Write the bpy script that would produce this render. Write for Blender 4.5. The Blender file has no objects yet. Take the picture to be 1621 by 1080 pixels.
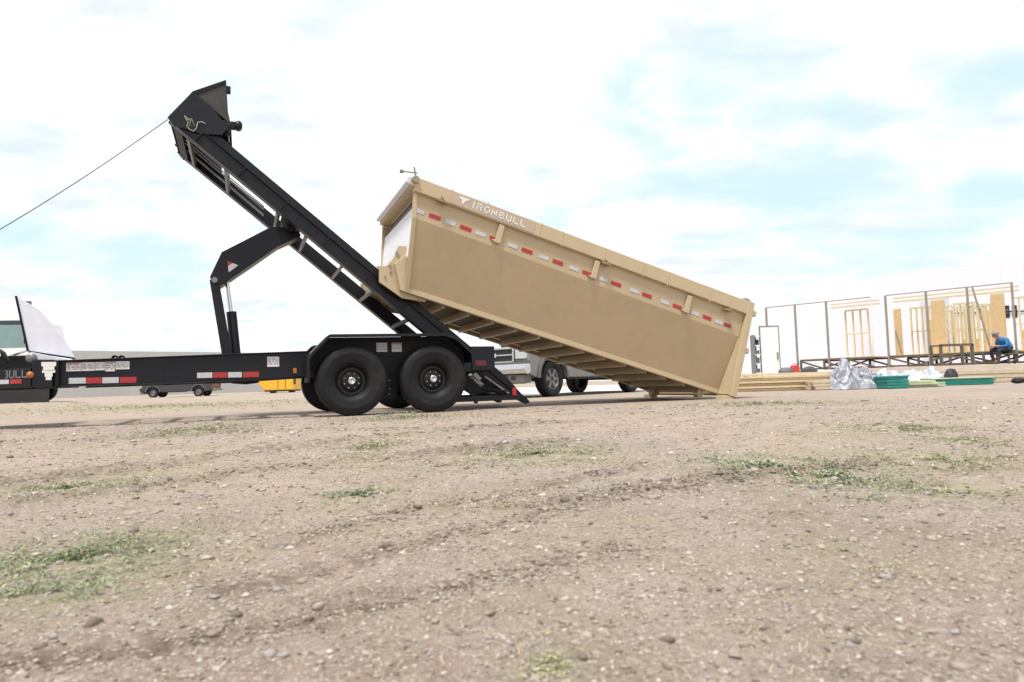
import bpy, math, random
import numpy as np
from mathutils import Vector, Matrix, Euler
R = math.radians
random.seed(7); rng = np.random.default_rng(11)
S = bpy.context.scene
COL = S.collection

# ------------------------------------------------------------------ camera
F = 1080.7; CX = 810.5; CY = 540.0; H = 0.32
ROLL = 0.030; PITCH = math.atan(67 / F)
cam_d = bpy.data.cameras.new('camera'); cam = bpy.data.objects.new('camera', cam_d); COL.objects.link(cam)
cam_d.sensor_width = 36; cam_d.lens = 36 * F / 1621; cam_d.clip_start = 0.05; cam_d.clip_end = 3000
CR = Matrix.Rotation(PITCH, 3, 'X') @ Matrix(((1, 0, 0), (0, 0, -1), (0, 1, 0))) @ Matrix.Rotation(-ROLL, 3, 'Z')
cam.matrix_world = Matrix.Translation((0, 0, H)) @ CR.to_4x4()
cam_d.dof.use_dof = True; cam_d.dof.focus_distance = 8.5; cam_d.dof.aperture_fstop = 6.3
S.camera = cam
S.render.resolution_x = 1024; S.render.resolution_y = 682
try: S.cycles.use_denoising = True
except Exception: pass

# ------------------------------------------------------------------ exposure, sky, sun
S.view_settings.view_transform = 'Standard'; S.view_settings.look = 'None'; S.view_settings.gamma = 1
S.view_settings.exposure = 0.75
SUN_EL = 70; SUN_AZ = 200          # azimuth measured clockwise from +Y (north)
W = bpy.data.worlds.new('World'); S.world = W; W.use_nodes = True
def world():
    nt = W.node_tree; N = nt.nodes; L = nt.links; N.clear()
    out = N.new('ShaderNodeOutputWorld'); bg = N.new('ShaderNodeBackground'); L.new(bg.outputs[0], out.inputs[0])
    bg.inputs[1].default_value = 0.11
    sky = N.new('ShaderNodeTexSky'); sky.sky_type = 'NISHITA'; sky.sun_disc = False
    sky.sun_elevation = R(SUN_EL); sky.sun_rotation = R(SUN_AZ); sky.air_density = 1.0; sky.dust_density = 1.5
    tc = N.new('ShaderNodeTexCoord')
    # cloud sheet coordinates: the direction projected on a flat layer overhead
    sep = N.new('ShaderNodeSeparateXYZ'); L.new(tc.outputs['Generated'], sep.inputs[0])
    def m(op, a, b=None, c=None, clamp=False):
        n = N.new('ShaderNodeMath'); n.operation = op; n.use_clamp = clamp
        for i, v in enumerate((a, b, c)):
            if v is None: continue
            if isinstance(v, (int, float)): n.inputs[i].default_value = v
            else: L.new(v, n.inputs[i])
        return n.outputs[0]
    z = m('ADD', m('MAXIMUM', sep.outputs[2], 0.0), 0.16)
    cb = N.new('ShaderNodeCombineXYZ'); L.new(m('DIVIDE', sep.outputs[0], z), cb.inputs[0]); L.new(m('DIVIDE', sep.outputs[1], z), cb.inputs[1])
    n1 = N.new('ShaderNodeTexNoise'); n1.inputs['Scale'].default_value = 1.9; n1.inputs['Detail'].default_value = 9; n1.inputs['Roughness'].default_value = .56; n1.inputs['Distortion'].default_value = .35
    mp = N.new('ShaderNodeMapping'); mp.inputs['Location'].default_value = (2.3, 5.1, .4); mp.inputs['Rotation'].default_value = (0, 0, .35); mp.inputs['Scale'].default_value = (1, 1.5, 1)
    L.new(cb.outputs[0], mp.inputs[0]); L.new(mp.outputs[0], n1.inputs['Vector'])
    # openings in the cloud, each at its own bearing and height
    nw = N.new('ShaderNodeTexNoise'); nw.inputs['Scale'].default_value = 6; nw.inputs['Detail'].default_value = 4
    L.new(tc.outputs['Generated'], nw.inputs['Vector'])
    v1 = N.new('ShaderNodeVectorMath'); v1.operation = 'SUBTRACT'; L.new(nw.outputs['Color'], v1.inputs[0]); v1.inputs[1].default_value = (.5, .5, .5)
    v2 = N.new('ShaderNodeVectorMath'); v2.operation = 'SCALE'; L.new(v1.outputs[0], v2.inputs[0]); v2.inputs['Scale'].default_value = .22
    v3 = N.new('ShaderNodeVectorMath'); v3.operation = 'ADD'; L.new(tc.outputs['Generated'], v3.inputs[0]); L.new(v2.outputs[0], v3.inputs[1])
    total = None
    for (bx, by, rad, amp) in HOLES:
        d = CR @ Vector(((bx - CX) / F, -(by - CY) / F, -1)); d.normalize()
        # stretched ellipse: heights count twice as much as bearings
        s = N.new('ShaderNodeVectorMath'); s.operation = 'SUBTRACT'; L.new(v3.outputs[0], s.inputs[0]); s.inputs[1].default_value = d
        k = N.new('ShaderNodeVectorMath'); k.operation = 'MULTIPLY'; L.new(s.outputs[0], k.inputs[0]); k.inputs[1].default_value = (1, 1, 2.6)
        l = N.new('ShaderNodeVectorMath'); l.operation = 'LENGTH'; L.new(k.outputs[0], l.inputs[0])
        mr = N.new('ShaderNodeMapRange'); mr.interpolation_type = 'SMOOTHSTEP'; L.new(l.outputs['Value'], mr.inputs[0])
        mr.inputs[1].default_value = 0; mr.inputs[2].default_value = rad * 1.5; mr.inputs[3].default_value = amp; mr.inputs[4].default_value = 0
        total = mr.outputs[0] if total is None else m('MAXIMUM', total, mr.outputs[0])
    cov = m('SUBTRACT', m('ADD', n1.outputs[0], 0.15), m('MULTIPLY', total, 0.36))
    mr = N.new('ShaderNodeMapRange'); mr.interpolation_type = 'SMOOTHSTEP'; L.new(cov, mr.inputs[0])
    mr.inputs[1].default_value = .22; mr.inputs[2].default_value = .68
    n2 = N.new('ShaderNodeTexNoise'); n2.inputs['Scale'].default_value = 3.6; n2.inputs['Detail'].default_value = 6; L.new(mp.outputs[0], n2.inputs['Vector'])
    cr = N.new('ShaderNodeValToRGB'); L.new(n2.outputs[0], cr.inputs[0])
    cr.color_ramp.elements[0].position = .34; cr.color_ramp.elements[0].color = (CLOUD_LO, CLOUD_LO * 1.08, CLOUD_LO * 1.12, 1)
    cr.color_ramp.elements[1].position = .60; cr.color_ramp.elements[1].color = (CLOUD_HI, CLOUD_HI, CLOUD_HI, 1)
    gain = N.new('ShaderNodeVectorMath'); gain.operation = 'SCALE'; L.new(cr.outputs[0], gain.inputs[0]); gain.inputs['Scale'].default_value = CLOUD_GAIN
    # thin high veil whitens the blue
    veil = N.new('ShaderNodeMix'); veil.data_type = 'RGBA'; veil.inputs[0].default_value = .85
    L.new(sky.outputs[0], veil.inputs[6]); veil.inputs[7].default_value = VEIL
    mx = N.new('ShaderNodeMix'); mx.data_type = 'RGBA'; L.new(mr.outputs[0], mx.inputs[0]); L.new(veil.outputs[2], mx.inputs[6]); L.new(gain.outputs[0], mx.inputs[7])
    L.new(mx.outputs[2], bg.inputs[0])
HOLES = [(1180, 120, .16, .45), (860, 330, .12, .55), (300, 210, .14, .4), (500, 60, .2, .25), (1290, 315, .17, 1.), (1080, 295, .13, .9), (1560, 330, .16, .9), (1480, 235, .14, .8), (1360, 180, .11, .75), (985, 215, .09, .8), (970, 160, .05, .7),
         (1600, 110, .14, .8), (1180, 295, .1, .9), (190, 400, .16, .9), (90, 420, .1, .7), (420, 420, .1, .6), (640, 205, .1, .5), (150, 140, .05, .5), (1250, 430, .16, .55), (60, 250, .08, .35), (480, 340, .07, .4), (1420, 60, .08, .4)]
CLOUD_LO, CLOUD_HI, CLOUD_GAIN = .71, 1.0, 6.7
VEIL = (4.25, 5.45, 5.95, 1)
world()
sl = bpy.data.lights.new('sun', 'SUN'); sl.energy = 2.6; sl.angle = R(9); sl.color = (1, .965, .91)
so = bpy.data.objects.new('sun', sl); COL.objects.link(so)
_d = Vector((math.sin(R(SUN_AZ)) * math.cos(R(SUN_EL)), math.cos(R(SUN_AZ)) * math.cos(R(SUN_EL)), math.sin(R(SUN_EL))))
so.rotation_euler = _d.to_track_quat('Z', 'Y').to_euler(); so.location = _d * 50

# ------------------------------------------------------------------ measuring helpers
def ray(px, py): return CR @ Vector(((px - CX) / F, -(py - CY) / F, -1))
def at(px, py, Y):
    r = ray(px, py); return Vector((0, 0, H)) + r * (Y / r.y)
def gnd(px, py, z=0.0):
    r = ray(px, py); return Vector((0, 0, H)) + r * ((z - H) / r.z)
def col(px, Y): return at(px, 605 - (px - 880) * .03, Y).x

# ------------------------------------------------------------------ mesh helpers
class MB:
    def __init__(s, M=None): s.v = []; s.f = []; s.M = M or Matrix.Identity(4); s.sm = []
    def add(s, vs, fs, smooth=False):
        o = len(s.v); s.v += [tuple(s.M @ Vector(p)) for p in vs]
        for f in fs: s.f.append(tuple(i + o for i in f)); s.sm.append(smooth)
        return s
    def box(s, a, b):
        x0, y0, z0 = [min(a[i], b[i]) for i in range(3)]; x1, y1, z1 = [max(a[i], b[i]) for i in range(3)]
        return s.add([(x0, y0, z0), (x1, y0, z0), (x1, y1, z0), (x0, y1, z0), (x0, y0, z1), (x1, y0, z1), (x1, y1, z1), (x0, y1, z1)],
                     [(0, 3, 2, 1), (4, 5, 6, 7), (0, 1, 5, 4), (1, 2, 6, 5), (2, 3, 7, 6), (3, 0, 4, 7)])
    def prism(s, pts, y0, y1):      # outline in (x, z), extruded in y
        if sum(pts[i][0] * pts[(i + 1) % len(pts)][1] - pts[(i + 1) % len(pts)][0] * pts[i][1] for i in range(len(pts))) < 0: pts = pts[::-1]
        n = len(pts)
        return s.add([(p[0], y0, p[1]) for p in pts] + [(p[0], y1, p[1]) for p in pts],
                     [tuple(range(n)), tuple(range(2 * n - 1, n - 1, -1))] + [((i + 1) % n, i, i + n, (i + 1) % n + n) for i in range(n)])
    def prism2(s, pts, y0s, y1s):   # same, with its own y range at every corner
        n = len(pts)
        return s.add([(p[0], y0s[i], p[1]) for i, p in enumerate(pts)] + [(p[0], y1s[i], p[1]) for i, p in enumerate(pts)],
                     [tuple(range(n)), tuple(range(2 * n - 1, n - 1, -1))] + [((i + 1) % n, i, i + n, (i + 1) % n + n) for i in range(n)])
    def bar(s, p, q, w, h=None, up=(0, 0, 1)):
        h = h or w; p = Vector(p); q = Vector(q); d = (q - p).normalized(); up = Vector(up)
        if abs(d.dot(up)) > .98: up = Vector((1, 0, 0))
        a = d.cross(up).normalized() * (w / 2); b = a.cross(d).normalized() * (h / 2)
        vs = [p - a - b, p + a - b, p + a + b, p - a + b, q - a - b, q + a - b, q + a + b, q - a + b]
        return s.add(vs, [(0, 1, 2, 3), (7, 6, 5, 4), (0, 4, 5, 1), (1, 5, 6, 2), (2, 6, 7, 3), (3, 7, 4, 0)])
    def tube(s, pts, r, n=10, cap=True):
        pts = [Vector(p) for p in pts]; rs = r if isinstance(r, (list, tuple)) else [r] * len(pts)
        vs = []; fs = []
        ref = Vector((0, 0, 1))
        for i, p in enumerate(pts):
            d = (pts[min(i + 1, len(pts) - 1)] - pts[max(i - 1, 0)]).normalized()
            if abs(d.dot(ref)) > .95: a = d.cross(Vector((1, 0, 0))).normalized()
            else: a = d.cross(ref).normalized()
            b = d.cross(a)
            for k in range(n):
                t = 2 * math.pi * k / n; vs.append(p + (a * math.cos(t) + b * math.sin(t)) * rs[i])
        for i in range(len(pts) - 1):
            for k in range(n): fs.append((i * n + k, i * n + (k + 1) % n, (i + 1) * n + (k + 1) % n, (i + 1) * n + k))
        s.add(vs, fs, True)
        if cap:
            s.add([vs[k] for k in range(n)], [tuple(range(n))[::-1]]); s.add([vs[(len(pts) - 1) * n + k] for k in range(n)], [tuple(range(n))])
        return s
    def lathe(s, prof, c, axis='y', n=40, sq=None):      # profile (radius, offset along the axis)
        vs = []; fs = []; m = len(prof)
        for k in range(n):
            t = 2 * math.pi * k / n; cs, sn = math.cos(t), math.sin(t)
            for r, o in prof:
                if axis == 'y': p = (c[0] + r * cs, c[1] + o, c[2] + r * sn)
                elif axis == 'z': p = (c[0] + r * cs, c[1] + r * sn, c[2] + o)
                else: p = (c[0] + o, c[1] + r * cs, c[2] + r * sn)
                if sq: p = sq(p, r, t)
                vs.append(p)
        for k in range(n):
            k2 = (k + 1) % n
            for j in range(m - 1): fs.append((k * m + j, k * m + j + 1, k2 * m + j + 1, k2 * m + j))
        return s.add(vs, fs, True)
    def sheet(s, f, nu, nv):
        vs = [f(i / nu, j / nv) for j in range(nv + 1) for i in range(nu + 1)]
        fs = [(j * (nu + 1) + i, j * (nu + 1) + i + 1, (j + 1) * (nu + 1) + i + 1, (j + 1) * (nu + 1) + i) for j in range(nv) for i in range(nu)]
        return s.add(vs, fs, True)
    def cut(s):
        s.cuts = getattr(s, 'cuts', [(0, 0)]) + [(len(s.v), len(s.f))]; return s
    def each(s, name, mat, parent=None, bevel=0, solid=0):      # one object for every piece between cuts
        s.cut(); out = []
        for (v0, f0), (v1, f1) in zip(s.cuts, s.cuts[1:]):
            if f1 == f0: continue
            q = MB(); q.v = s.v[v0:v1]; q.f = [tuple(i - v0 for i in f) for f in s.f[f0:f1]]; q.sm = s.sm[f0:f1]; out.append(q.build(name, mat, parent, bevel, solid))
        return out
    def build(s, name, mat, parent=None, bevel=0, solid=0):
        me = bpy.data.meshes.new(name); me.from_pydata(s.v, [], s.f); me.update()
        me.polygons.foreach_set('use_smooth', s.sm)
        o = bpy.data.objects.new(name, me); COL.objects.link(o)
        if mat: me.materials.append(mat)
        if parent: o.parent = parent
        if solid:
            q = o.modifiers.new('solid', 'SOLIDIFY'); q.thickness = solid
        if bevel:
            q = o.modifiers.new('bevel', 'BEVEL'); q.width = bevel; q.segments = 2; q.limit_method = 'ANGLE'; q.angle_limit = R(35)
        return o
def tag(o, label=None, cat=None, group=None, kind=None):
    for k, v in (('label', label), ('category', cat), ('group', group), ('kind', kind)):
        if v: o[k] = v
    return o
def empty(name, loc=(0, 0, 0), rot=(0, 0, 0), label=None, cat=None, group=None):
    o = bpy.data.objects.new(name, None); COL.objects.link(o); o.location = loc; o.rotation_euler = rot; o.empty_display_size = .3
    return tag(o, label, cat, group)

# ------------------------------------------------------------------ materials
def mat(name, c, rough=.6, metal=0, var=.12, vscale=3., bump=0., bscale=40., dirt=None, spec=.5, coat=0, streak=False):
    m = bpy.data.materials.new(name); m.use_nodes = True; nt = m.node_tree; N = nt.nodes; L = nt.links
    b = N['Principled BSDF']; b.inputs['Roughness'].default_value = rough; b.inputs['Metallic'].default_value = metal
    b.inputs['Specular IOR Level'].default_value = spec
    if coat: b.inputs['Coat Weight'].default_value = coat; b.inputs['Coat Roughness'].default_value = .12
    tc = N.new('ShaderNodeTexCoord'); mp = N.new('ShaderNodeMapping'); L.new(tc.outputs['Object'], mp.inputs[0])
    if streak: mp.inputs['Scale'].default_value = streak
    n = N.new('ShaderNodeTexNoise'); n.inputs['Scale'].default_value = vscale; n.inputs['Detail'].default_value = 6; n.inputs['Roughness'].default_value = .62
    L.new(mp.outputs[0], n.inputs['Vector'])
    mr = N.new('ShaderNodeMapRange'); L.new(n.outputs[0], mr.inputs[0]); mr.inputs[1].default_value = .25; mr.inputs[2].default_value = .75
    mr.inputs[3].default_value = 1 - var; mr.inputs[4].default_value = 1 + var
    hs = N.new('ShaderNodeHueSaturation'); hs.inputs['Color'].default_value = (*c, 1); L.new(mr.outputs[0], hs.inputs['Value'])
    colout = hs.outputs[0]
    if dirt:
        dc, amount, dsc = dirt
        n3 = N.new('ShaderNodeTexNoise'); n3.inputs['Scale'].default_value = dsc; n3.inputs['Detail'].default_value = 8; n3.inputs['Roughness'].default_value = .7
        L.new(mp.outputs[0], n3.inputs['Vector'])
        m3 = N.new('ShaderNodeMapRange'); L.new(n3.outputs[0], m3.inputs[0]); m3.inputs[1].default_value = .48; m3.inputs[2].default_value = .78; m3.inputs[4].default_value = amount
        mx = N.new('ShaderNodeMix'); mx.data_type = 'RGBA'; L.new(m3.outputs[0], mx.inputs[0]); L.new(colout, mx.inputs[6]); mx.inputs[7].default_value = (*dc, 1)
        colout = mx.outputs[2]
    L.new(colout, b.inputs['Base Color'])
    r2 = N.new('ShaderNodeMapRange'); L.new(n.outputs[0], r2.inputs[0]); r2.inputs[3].default_value = max(rough - .1, .03); r2.inputs[4].default_value = min(rough + .12, 1)
    L.new(r2.outputs[0], b.inputs['Roughness'])
    if bump:
        n2 = N.new('ShaderNodeTexNoise'); n2.inputs['Scale'].default_value = bscale; n2.inputs['Detail'].default_value = 4; L.new(mp.outputs[0], n2.inputs['Vector'])
        bp = N.new('ShaderNodeBump'); bp.inputs['Strength'].default_value = bump; bp.inputs['Distance'].default_value = .01; L.new(n2.outputs[0], bp.inputs['Height']); L.new(bp.outputs[0], b.inputs['Normal'])
    return m
DUST = (.30, .25, .20)
BLACK = mat('black_paint', (.0048, .0054, .0098), .40, 0, .25, 4, .05, 60, dirt=(DUST, .025, 3), coat=.06, spec=.3)
BLACK2 = mat('black_satin_steel', (.0045, .0045, .006), .5, 0, .3, 6, .1, 60, dirt=(DUST, .035, 5), spec=.25)
BROWN = mat('winch_guard_steel', (.042, .037, .030), .45, .2, .3, 7, .1, 50)
RUBBER = mat('tyre_rubber', (.0065, .0066, .009), .6, 0, .2, 5, .12, 90, dirt=(DUST, .07, 4), spec=.3)
RIM = mat('black_rim', (.005, .005, .006), .4, .1, .2, 8)
CHROME = mat('bright_steel', (.62, .62, .64), .22, 1, .1, 12)
STEEL = mat('grey_steel', (.22, .22, .235), .45, .6, .2, 12)
GALV = mat('tread_plate_aluminium', (.70, .70, .78), .42, .35, .07, 9, .1, 80)
TAN = mat('tan_paint', (.435, .332, .202), .40, 0, .05, 1.1, .35, 2.2, dirt=((.34, .27, .19), .5, 3.5), coat=.12)
TAN2 = mat('tan_paint_lightened', (.475, .368, .23), .42, 0, .04, 1.6, .03, 20, dirt=((.36, .28, .18), .35, 3), coat=.12)  # same tan paint, lightened to stand for brighter light on rails and frame
UNDER = mat('tan_underside_shade', (.20, .145, .095), .7, 0, .15, 2.5, .05, 20, dirt=((.16, .12, .08), .6, 2.5))  # tan darkened in colour to carry the shade under floor and header
RED = mat('red_reflector', (.36, .025, .025), .35, 0, .25, 60)
WHITE = mat('white_reflector', (.47, .47, .50), .35, 0, .2, 60)
DECAL = mat('decal_white', (.62, .60, .62), .5, 0, .08, 30)
DPRINT = mat('decal_print', (.22, .21, .23), .5, 0, .1, 30)
DRED = mat('decal_red', (.38, .05, .05), .5, 0, .1, 30)
LOGOBG = mat('lettering_backing', (.44, .355, .265), .5, 0, .05, 10)
LOGO = mat('white_vinyl', (.70, .68, .64), .45, 0, .04, 30)
AMBER = mat('amber_lens', (.42, .12, .02), .3, 0, .2, 20)
TAIL = mat('red_lens', (.35, .015, .02), .3, 0, .2, 20)
ROPE = mat('pale_rope', (.42, .40, .30), .85, 0, .3, 60)
CABLE = mat('wire_cable', (.10, .09, .085), .5, .4, .2, 30)
SILVER = mat('silver_car_paint', (.20, .20, .207), .3, .4, .05, 3, coat=.6)
SHADEGREY = mat('dark_car_paint', (.035, .036, .042), .3, .2, .1, 3, coat=.6)
PLASTIC = mat('grey_plastic', (.13, .13, .125), .6, 0, .1, 10)
DPLASTIC = mat('black_plastic', (.015, .015, .016), .55, 0, .2, 10)
GLASS = mat('car_glass', (.07, .10, .11), .08, 0, .05, 3, spec=.8)
LAMPG = mat('headlamp_lens', (.55, .56, .58), .12, .2, .15, 30)
WTRUCK = mat('white_truck_paint', (.80, .80, .80), .35, 0, .04, 2, coat=.4)
METALWALL = mat('grey_sheet_wall', (.44, .44, .43), .6, 0, .05, .4, .1, 3)
PINK = mat('insulation_pink', (.70, .56, .50), .85, 0, .12, 6)
WHITEWALL = mat('white_sheet_wall', (.76, .76, .815), .6, 0, .025, .3, .05, 3)
WOOD = mat('fresh_lumber', (.62, .49, .31), .75, 0, .22, 9, .1, 60, streak=(1, 6, 6))
WOODP = mat('pale_stud', (.64, .56, .37), .75, 0, .15, 9)
OSB = mat('strand_board', (.60, .43, .235), .8, 0, .14, 9, .1, 60)
OLDWOOD = mat('weathered_lumber', (.52, .43, .31), .85, 0, .28, 10, .2, 50, streak=(1, 6, 6))
POSTM = mat('dark_post', (.27, .24, .20), .7, 0, .2, 8)
TRUSS = mat('floor_truss_steel', (.12, .10, .08), .7, .1, .3, 8)
TARP = mat('silver_tarp', (.34, .35, .40), .38, .25, .3, 5, .2, 18)
TARPW = mat('white_tarp', (.52, .54, .62), .5, 0, .12, 6, .2, 20)
TEAL = mat('teal_wrap', (.015, .20, .165), .5, 0, .15, 6)
LIME = mat('pale_green_board', (.42, .46, .31), .7, 0, .15, 6)
YELLOW = mat('yellow_paint', (.78, .42, .03), .5, 0, .08, 3)
CONC = mat('pale_concrete', (.55, .52, .49), .85, 0, .1, 1, .1, 30)
SKIN = mat('skin', (.40, .22, .15), .6, 0, .05, 10)
SHIRT = mat('blue_shirt', (.03, .16, .38), .85, 0, .18, 14, .2, 40)
JEANS = mat('dark_trousers', (.025, .03, .045), .85, 0, .2, 14)
BOOT = mat('brown_boots', (.09, .045, .03), .7, 0, .2, 14)
CAP = mat('grey_cap', (.24, .24, .27), .8, 0, .1, 20)

# ------------------------------------------------------------------ terrain
def _h(ix, iy, seed):
    h = (ix.astype(np.int64) * 374761393 + iy.astype(np.int64) * 668265263 + seed * 2147483647) & 0xffffffff
    h = ((h ^ (h >> 13)) * 1274126177) & 0xffffffff
    return ((h ^ (h >> 16)) & 0xffff) / 65535.0
def vn(x, y, seed=0):
    xi = np.floor(x); yi = np.floor(y); fx = x - xi; fy = y - yi; fx = fx * fx * (3 - 2 * fx); fy = fy * fy * (3 - 2 * fy)
    a = _h(xi, yi, seed); b = _h(xi + 1, yi, seed); c = _h(xi, yi + 1, seed); d = _h(xi + 1, yi + 1, seed)
    return (a + (b - a) * fx) * (1 - fy) + (c + (d - c) * fx) * fy - .5
def sst(t): t = np.clip(t, 0, 1); return t * t * (3 - 2 * t)
RUTS = []
for pts, wd, am in [([(-60, 768), (300, 728), (600, 690), (900, 668)], .13, .8), ([(60, 790), (330, 757), (640, 722), (900, 700)], .12, .75), ([(-40, 702), (200, 695), (470, 683), (800, 678)], .12, .6),
                    ([(470, 852), (700, 800), (1000, 742)], .05, 1.), ([(380, 925), (760, 835), (1150, 745)], .05, .8), ([(-30, 1045), (360, 1010), (720, 925), (1000, 860)], .035, 1.), ([(820, 800), (1100, 765), (1400, 730)], .06, .9),
                    ([(480, 950), (700, 930), (900, 905)], .03, .5)]:
    RUTS.append(([gnd(*p) for p in pts], wd, am))
PATCH = []
for (cx, cy, rx, ry, dens, kind) in [(100, 885, 165, 40, 1.0, 0), (50, 940, 130, 32, .85, 0), (565, 786, 62, 15, .8, 1), (1225, 742, 125, 24, .95, 1), (1330, 755, 90, 20, .75, 1), (1510, 775, 100, 19, .9, 2), (1400, 790, 60, 13, .4, 2),
                                     (850, 722, 130, 16, .65, 2), (1430, 678, 110, 9, .7, 2), (1560, 700, 90, 15, .45, 2), (1500, 730, 170, 18, .6, 2), (90, 772, 150, 18, .6, 2), (585, 712, 55, 14, .6, 2), (300, 684, 70, 9, .5, 2),
                                     (875, 1050, 55, 36, .55, 3), (1290, 860, 50, 16, .45, 1), (920, 770, 150, 18, .3, 4), (1400, 900, 90, 20, .3, 4), (390, 868, 50, 20, .5, 4), (800, 800, 100, 14, .35, 4), (700, 740, 200, 20, .25, 4),
                                     (1180, 985, 45, 16, .3, 4), (1200, 640, 140, 4, .3, 2), (200, 648, 260, 7, .5, 2), (640, 662, 80, 5, .45, 2)]:
    c = gnd(cx, cy); a = gnd(cx + rx, cy); t = gnd(cx, cy - ry); b = gnd(cx, cy + ry)
    PATCH.append((c.x, (t.y + b.y) / 2, (a - c).length, (t.y - b.y) / 2, dens, kind))
def rise(x, y):
    az = x / np.maximum(y, .1)
    r = .47 * sst((y - 16.5) / 4.5) * sst((az - .40) / .14) * sst((200 - y) / 100) + .2 * sst((y - 45) / 30) * (1 - sst((az - .1) / .2))
    return r + .15 * sst((y - 15) / 5) * sst((-az - .60) / .06) * sst((60 - y) / 20)
def rutfield(x, y):
    out = np.zeros_like(x)
    for pts, wd, am in RUTS:
        best = np.full_like(x, 9.)
        wob = (vn(x * 2.3, y * 2.3, 5) * .12 + vn(x * 9, y * 9, 6) * .04) * (wd / .08)
        for p, q in zip(pts, pts[1:]):
            dx, dy = q.x - p.x, q.y - p.y; L2 = dx * dx + dy * dy
            t = np.clip(((x - p.x) * dx + (y - p.y) * dy) / L2, 0, 1)
            best = np.minimum(best, np.hypot(x - p.x - t * dx, y - p.y - t * dy))
        out = np.maximum(out, am * np.exp(-((best + wob) / wd) ** 2))
    return out
def height(x, y):
    r = np.hypot(x, y)
    z = rise(x, y)
    z = z + vn(x / 3.1, y / 3.1, 1) * .020 * sst(r / 4) + vn(x / .9, y / .9, 2) * .014 + vn(x * 3.1, y * 3.1, 3) * .009
    near = np.clip(9 / np.maximum(r, .5) / 3, 0, 1)
    z = z + (vn(x * 9, y * 9, 4) * .006 + vn(x * 23, y * 23, 7) * .0045) * np.clip(12 / np.maximum(r, 1) , 0, 1) + vn(x * 55, y * 55, 8) * .0042 * near + vn(x * 130, y * 130, 9) * .0026 * np.clip(near * 1.3 - .3, 0, 1)
    rt = rutfield(x, y)
    z = z - rt * .012 + rt * (np.abs(vn(x * 16, y * 16, 12)) * 2) * .034 * np.clip(r / 2.2, .45, 1.3)
    # level, packed pad where the machine and the skip stand
    flat = sst((r - 6) / 1.5) * sst((40 - r) / 20)
    return (z - rise(x, y)) * (1 - .8 * flat) - .004 + rise(x, y)
def patchmask(x, y):
    g = np.zeros_like(x)
    for cx, cy, rx, ry, d, k in PATCH:
        q = ((x - cx) / rx) ** 2 + ((y - cy) / ry) ** 2
        g = np.maximum(g, d * np.exp(-q * .8))
    return g
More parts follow.
